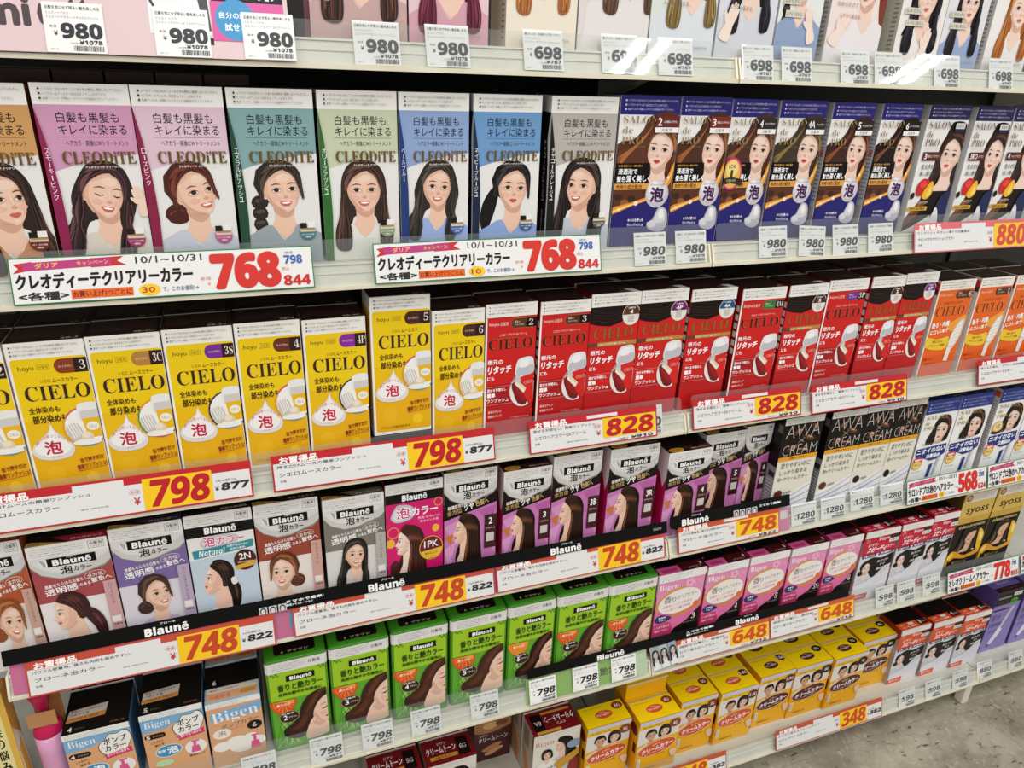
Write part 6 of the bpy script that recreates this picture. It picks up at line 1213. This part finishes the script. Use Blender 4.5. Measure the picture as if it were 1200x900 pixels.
# pink promo board on the top shelf
pb_ = card('promo_board', 272, 70, 'DCC2C3', .8); A_ = Art(272, 70, 'board_lettering')
A_.text('4A3A40', 'mi', 22, 24, 57, 49, .04); A_.text('4A3A40', 'estt', 62, 24, 104, 49, .04)
A_.to('photo_panels'); A_.rect('3A2420', 98, 0, 145, 18); A_.poly('DCC2C3', [(98, 18), (146, 20), (146, 16), (98, 13)]); A_.rect('E9E9EC', 150, 0, 202, 50); A_.poly('3A3436', [(140, 0), (144, 0), (156, 26), (154, 27)]); A_.ell('6AA0C8', 158, 8, 5, 10, 20); A_.ell('5A90BC', 178, 6, 5, 10, -20); A_.poly('3A3440', [(190, 0), (200, 0), (202, 46), (196, 46)]); A_.rect('1E1A1C', 197, 52, 203, 58)
A_.rect('161416', 204, 0, 268, 19); A_.text('F4F2F0', 'スマホで簡単に', 206, 1, 262, 7, .05); A_.text('F4F2F0', '髪色シミュレーション', 206, 8.4, 262, 17, .05)
A_.rect('D8509A', 203, 19, 268, 54); A_.ell('2E90C4', 224, 35, 18, 18.5); A_.text('F0F4F8', '自分の顔で', 210, 28, 240, 34, .03); A_.text('F0F4F8', '試せる!', 214, 38, 236, 45, .03)
A_.build(front_map(70), pb_); hang(pb_, 1, -792, 5.6, -7.4); tag(pb_, 'pink promo board with a blue disc clipped to the top shelf', 'promo board')
# ------------------------------------------------------------------ shelves
def y_at(z, off=0): return K * z + off
def rail_profile():
    return [(-3, 0), (-3, 4.6), (y_at(5), 5), (y_at(6) + 1, 6), (y_at(16) + 1, 16), (y_at(16.4) - .2, 16.6), (y_at(17.4) - .2, 17.6), (y_at(18) + 1, 18), (y_at(25.6) + 1, 25.6), (y_at(26) - .8, 26), (y_at(28) - .8, 28), (y_at(28) + 3, 28), (y_at(28) + 3, 26.2), (18, 24), (18, 0)]
GUARD = {1: 44, 2: 54, 3: 54, 4: 44, 5: 60, 6: 61}
NAME = {1: 'top', 2: 'second', 3: 'third', 4: 'fourth', 5: 'fifth', 6: 'bottom'}
BAY = {-1: 'far left bay', 0: 'left bay', 1: 'right bay', 2: 'far right bay'}
def guard_mesh(L, h0, h1, r=7, th=1.2, segs=40):
    n = 5; out = [(r + (0) * 1, h0)]
    P = [(0, h0), (L, h0), (L, h1 - r)]
    for k in range(1, n + 1):
        a = math.pi / 2 * k / n; P.append((L - r + r * math.cos(a), h1 - r + r * math.sin(a)))
    for k in range(n):
        a = math.pi / 2 + math.pi / 2 * k / n; P.append((r + r * math.cos(a), h1 - r + r * math.sin(a)))
    P.append((0, h1 - r))
    V = [(x * MM, 0, z * MM) for x, z in P] + [(x * MM, th * MM, z * MM) for x, z in P]; m = len(P)
    F = [tuple(range(m)), tuple(reversed(range(m, 2 * m)))] + [(i, m + i, m + (i + 1) % m, (i + 1) % m) for i in range(m)]
    return mesh_from('clear_guard', V, F, [CLEAR], [0] * len(F))
for s in range(1, 7):
    for bay in (-1, 0, 1, 2):
        if bay == -1 and s != 5: continue
        if bay == 2 and s not in (5, 6): continue
        x0 = bay * 900 - 900; L = 897
        bd = extrude_profile('store_shelf', [(17, TOP - 3), (17, TOP), (352, TOP), (352, TOP - 14), (349, TOP - 14), (349, TOP - 3)], x0 + 1.5, x0 + 898.5, [BOARD])
        r = link('store_shelf', bd); r.location = (0, 0, LIPZ[s] * MM)
        tag(r, 'cream metal %s shelf board of the %s, carrying hair dye boxes' % (NAME[s], BAY[bay]), 'shelf', 'store shelves')
        rail = link('price_rail', extrude_profile('price_rail', rail_profile(), x0 + 1.5, x0 + 898.5, [RAIL, LIP], lambda i: 1 if i in (0, 1, 14) else 0), r)
        for ex in (x0 + 1.2, x0 + 896.2):
            link('rail_end_cap', extrude_profile('rail_end_cap', [(-3.4, -.2), (-3.4, 5), (y_at(28) - 2.2, 28.4), (20, 28.4), (20, -.2)], ex, ex + 2.6, [LIP]), rail)
        for ex in (x0 + 8, x0 + 890):
            link('shelf_bracket', extrude_profile('shelf_bracket', [(120, TOP - 3.4), (352, TOP - 3.4), (352, TOP - 60), (330, TOP - 60)], ex, ex + 2, [BOARD]), r)
        g = link('clear_guard', guard_mesh(L - 14, 5.6, GUARD[s] / math.cos(TILT)), r)
        g.location = ((x0 + 8) * MM, (y_at(5.6) - 4.2 - 1.7) * MM, 0); g.rotation_euler = (TILT, 0, 0)
        g.location.y = -4.2 * MM
# gondola body
gd = link('gondola_frame', bevel_box('gondola_frame', -1800, 360, 4, 1800, 368, 1640, [DARK], 1)); tag(gd, 'dark back panel and posts of the shelf unit behind the boxes', 'shelf unit')
for x in (-900, 0, 900):
    link('upright_post', bevel_box('upright_post', x - 12, 353, 4, x + 12, 360, 1640, [cmat('2A2826')], 1), gd)
link('kick_plate', bevel_box('kick_plate', -898, 60, 0.5, 1798, 64, 58, [cmat('8A857A')], 1), gd)
for x in (-60, 874):
    link('levelling_foot', bevel_box('levelling_foot', x, 2, 0.5, x + 20, 24, 59, [cmat('E2DDCF')], 2), gd)
# ------------------------------------------------------------------ pink pump bottle and the yellow box beside the unit
pink, mag = ink('E07AAE', 0.3), ink('C81452', 0.28)
pb = link('pump_bottle', lathe('pump_bottle', [(15, 0), (16.6, 2), (16.8, 92), (16.8, 120)], [ink('DFA0C4', 0.35)])); pb.location = (-884 * MM, 42 * MM, (368 + TOP + .3) * MM)
link('bottle_shoulder', lathe('bottle_shoulder', [(17, 120), (17, 123), (15, 132), (9, 140), (7, 142)], [mag]), pb)
pn = link('pump_neck', lathe('pump_neck', [(6.5, 141), (7, 160), (8.5, 163), (9.5, 170), (10, 171), (11.5, 178), (12, 179), (13.5, 186)], [mag]), pb)
link('pump_head', lathe('pump_head', [(13.6, 186), (14.2, 188), (18, 194), (18.6, 198), (18, 203), (16, 205), (10, 206), (7, 208), (6, 214)], [mag]), pn)
link('backing_card', bevel_box('backing_card', -16, 19, 0, 16.5, 20, 170, [cmat('B87C4A')], .2), pb)
link('paper_band', bevel_box('paper_band', -16, -13, 139, 16.5, -12.4, 162, [cmat('C08A58')], .1), pb)
tag(pb, 'pink pump bottle with magenta head at the left end of the fifth shelf', 'pump bottle')
W, H, D = 110, 214, 26; A_ = Art(W, H)
A_.rect('E8DC9A', 0, 0, W, H); A_.rect('E0B24A', 103, 0, W, H); A_.text('1E1A16', '白髪の悩みに', 88, 34, 99, 150, .03, vert=True); A_.rect('F4F2EC', 84, 168, 102, 184)
yb = carton(W, H, D, 'E8DC9A', 'D09A32', 'A8742A', A_, None, None, 'display_carton'); yb.location = (-1024 * MM, 21 * MM, (368 + TOP + .3) * MM)
R_ = Art(D, H, 'side_print'); R_.poly('E9E4D4', [(2, 60), (D - 2, 90), (D - 2, H), (2, H)]); R_.poly('D8A22E', [(6, 100), (18, 90), (22, 150), (8, 170)])
R_.build(lambda u, v, d: ((W + d) * MM, u * MM, (H - v) * MM), yb)
tag(yb, 'pale yellow and orange carton at the lower left edge, left of the pump bottle', 'carton')
# ------------------------------------------------------------------ floor
fm = bpy.data.materials.new('vinyl_floor_tiles'); fm.use_nodes = True
nt = fm.node_tree; b = nt.nodes['Principled BSDF']; N = nt.nodes.new; Lk = nt.links.new
tc = N('ShaderNodeTexCoord')
def noise(scale, st, det=6, rough=.6):
    m = N('ShaderNodeMapping'); m.inputs['Scale'].default_value = st; n = N('ShaderNodeTexNoise'); n.inputs['Scale'].default_value = scale; n.inputs['Detail'].default_value = det; n.inputs['Roughness'].default_value = rough
    Lk(tc.outputs['Object'], m.inputs[0]); Lk(m.outputs[0], n.inputs['Vector']); return n
def ramp(src, stops):
    c = N('ShaderNodeValToRGB'); el = c.color_ramp.elements
    el[0].position, el[0].color = stops[0][0], stops[0][1]; el[1].position, el[1].color = stops[-1][0], stops[-1][1]
    for p_, c_ in stops[1:-1]: e = el.new(p_); e.color = c_
    Lk(src, c.inputs[0]); return c
base = ramp(noise(5, (1, 1.3, 1), 12, .72).outputs['Fac'], [(.30, rgb('6F685A')), (.47, rgb('958D7C')), (.6, rgb('AEA694')), (.74, rgb('C2BBA9'))])
fl = ramp(noise(62, (.5, 1.25, 1), 5, .68).outputs['Fac'], [(.585, (0, 0, 0, 1)), (.66, (1, 1, 1, 1))])
fl2 = ramp(noise(95, (1.1, .6, 1), 4, .6).outputs['Fac'], [(.57, (0, 0, 0, 1)), (.70, (1, 1, 1, 1))])
mx = N('ShaderNodeMix'); mx.data_type = 'RGBA'; Lk(fl.outputs[0], mx.inputs[0]); Lk(base.outputs[0], mx.inputs[6]); mx.inputs[7].default_value = rgb('4A453B')
mx2 = N('ShaderNodeMix'); mx2.data_type = 'RGBA'; Lk(fl2.outputs[0], mx2.inputs[0]); Lk(mx.outputs[2], mx2.inputs[6]); mx2.inputs[7].default_value = rgb('BBB3A0')
br = N('ShaderNodeTexBrick'); br.offset = 0; br.inputs['Scale'].default_value = 1; br.inputs['Brick Width'].default_value = .45; br.inputs['Row Height'].default_value = .45; br.inputs['Mortar Size'].default_value = .0008; br.inputs['Color1'].default_value = br.inputs['Color2'].default_value = (0, 0, 0, 1); br.inputs['Mortar'].default_value = (1, 1, 1, 1)
Lk(tc.outputs['Object'], br.inputs['Vector'])
mx3 = N('ShaderNodeMix'); mx3.data_type = 'RGBA'; Lk(br.outputs['Color'], mx3.inputs[0]); Lk(mx2.outputs[2], mx3.inputs[6]); mx3.inputs[7].default_value = rgb('8A8372')
Lk(mx3.outputs[2], b.inputs['Base Color']); b.inputs['Roughness'].default_value = .42
fo = link('floor', bevel_box('floor', -4000, -3600, -20, 4600, 900, 0, [fm])); tag(fo, 'grey beige speckled vinyl tile floor', 'floor', None, 'structure')
# ------------------------------------------------------------------ light
w = bpy.data.worlds.new('store_ambient'); SC.world = w; w.use_nodes = True
w.node_tree.nodes['Background'].inputs[0].default_value = (1.0, .995, .985, 1); w.node_tree.nodes['Background'].inputs[1].default_value = 0.40
def tube(x, y, z, sxx, syy, power):
    l = bpy.data.lights.new('fluorescent_tube', 'AREA'); l.shape = 'RECTANGLE'; l.size = sxx; l.size_y = syy; l.energy = power; l.color = (1, .99, .965)
    o = bpy.data.objects.new('fluorescent_tube', l); COL.objects.link(o); o.location = (x, y, z)
for x in (-2.3, -.5, 1.32, 3.1):
    for dx in (0, .12):
        tube(x + dx, -1.9, 2.85, .05, 3.0, 19.5)
# ------------------------------------------------------------------ camera
yaw, pit, rol = .3719, .4088, .0393
sy, cy, sp, cp = math.sin(yaw), math.cos(yaw), math.sin(pit), math.cos(pit)
fw = Vector((sy * cp, cy * cp, -sp)); rt = Vector((cy, -sy, 0)); up = rt.cross(fw)
c_, s_ = math.cos(rol), math.sin(rol); r2 = rt * c_ + up * s_; u2 = -rt * s_ + up * c_
cam = bpy.data.cameras.new('camera'); co = bpy.data.objects.new('camera', cam); COL.objects.link(co)
M = Matrix((r2, u2, -fw)).transposed().to_4x4(); M.translation = Vector((-.5913, -.805, 1.3232)); co.matrix_world = M
cam.sensor_width = 36; cam.lens = 859.48 / 1200 * 36; cam.clip_start = .01
SC.camera = co
SC.view_settings.view_transform = 'Standard'; SC.view_settings.look = 'None'; SC.view_settings.gamma = 1; SC.view_settings.exposure = 0.0
SC.view_settings.use_curve_mapping = False
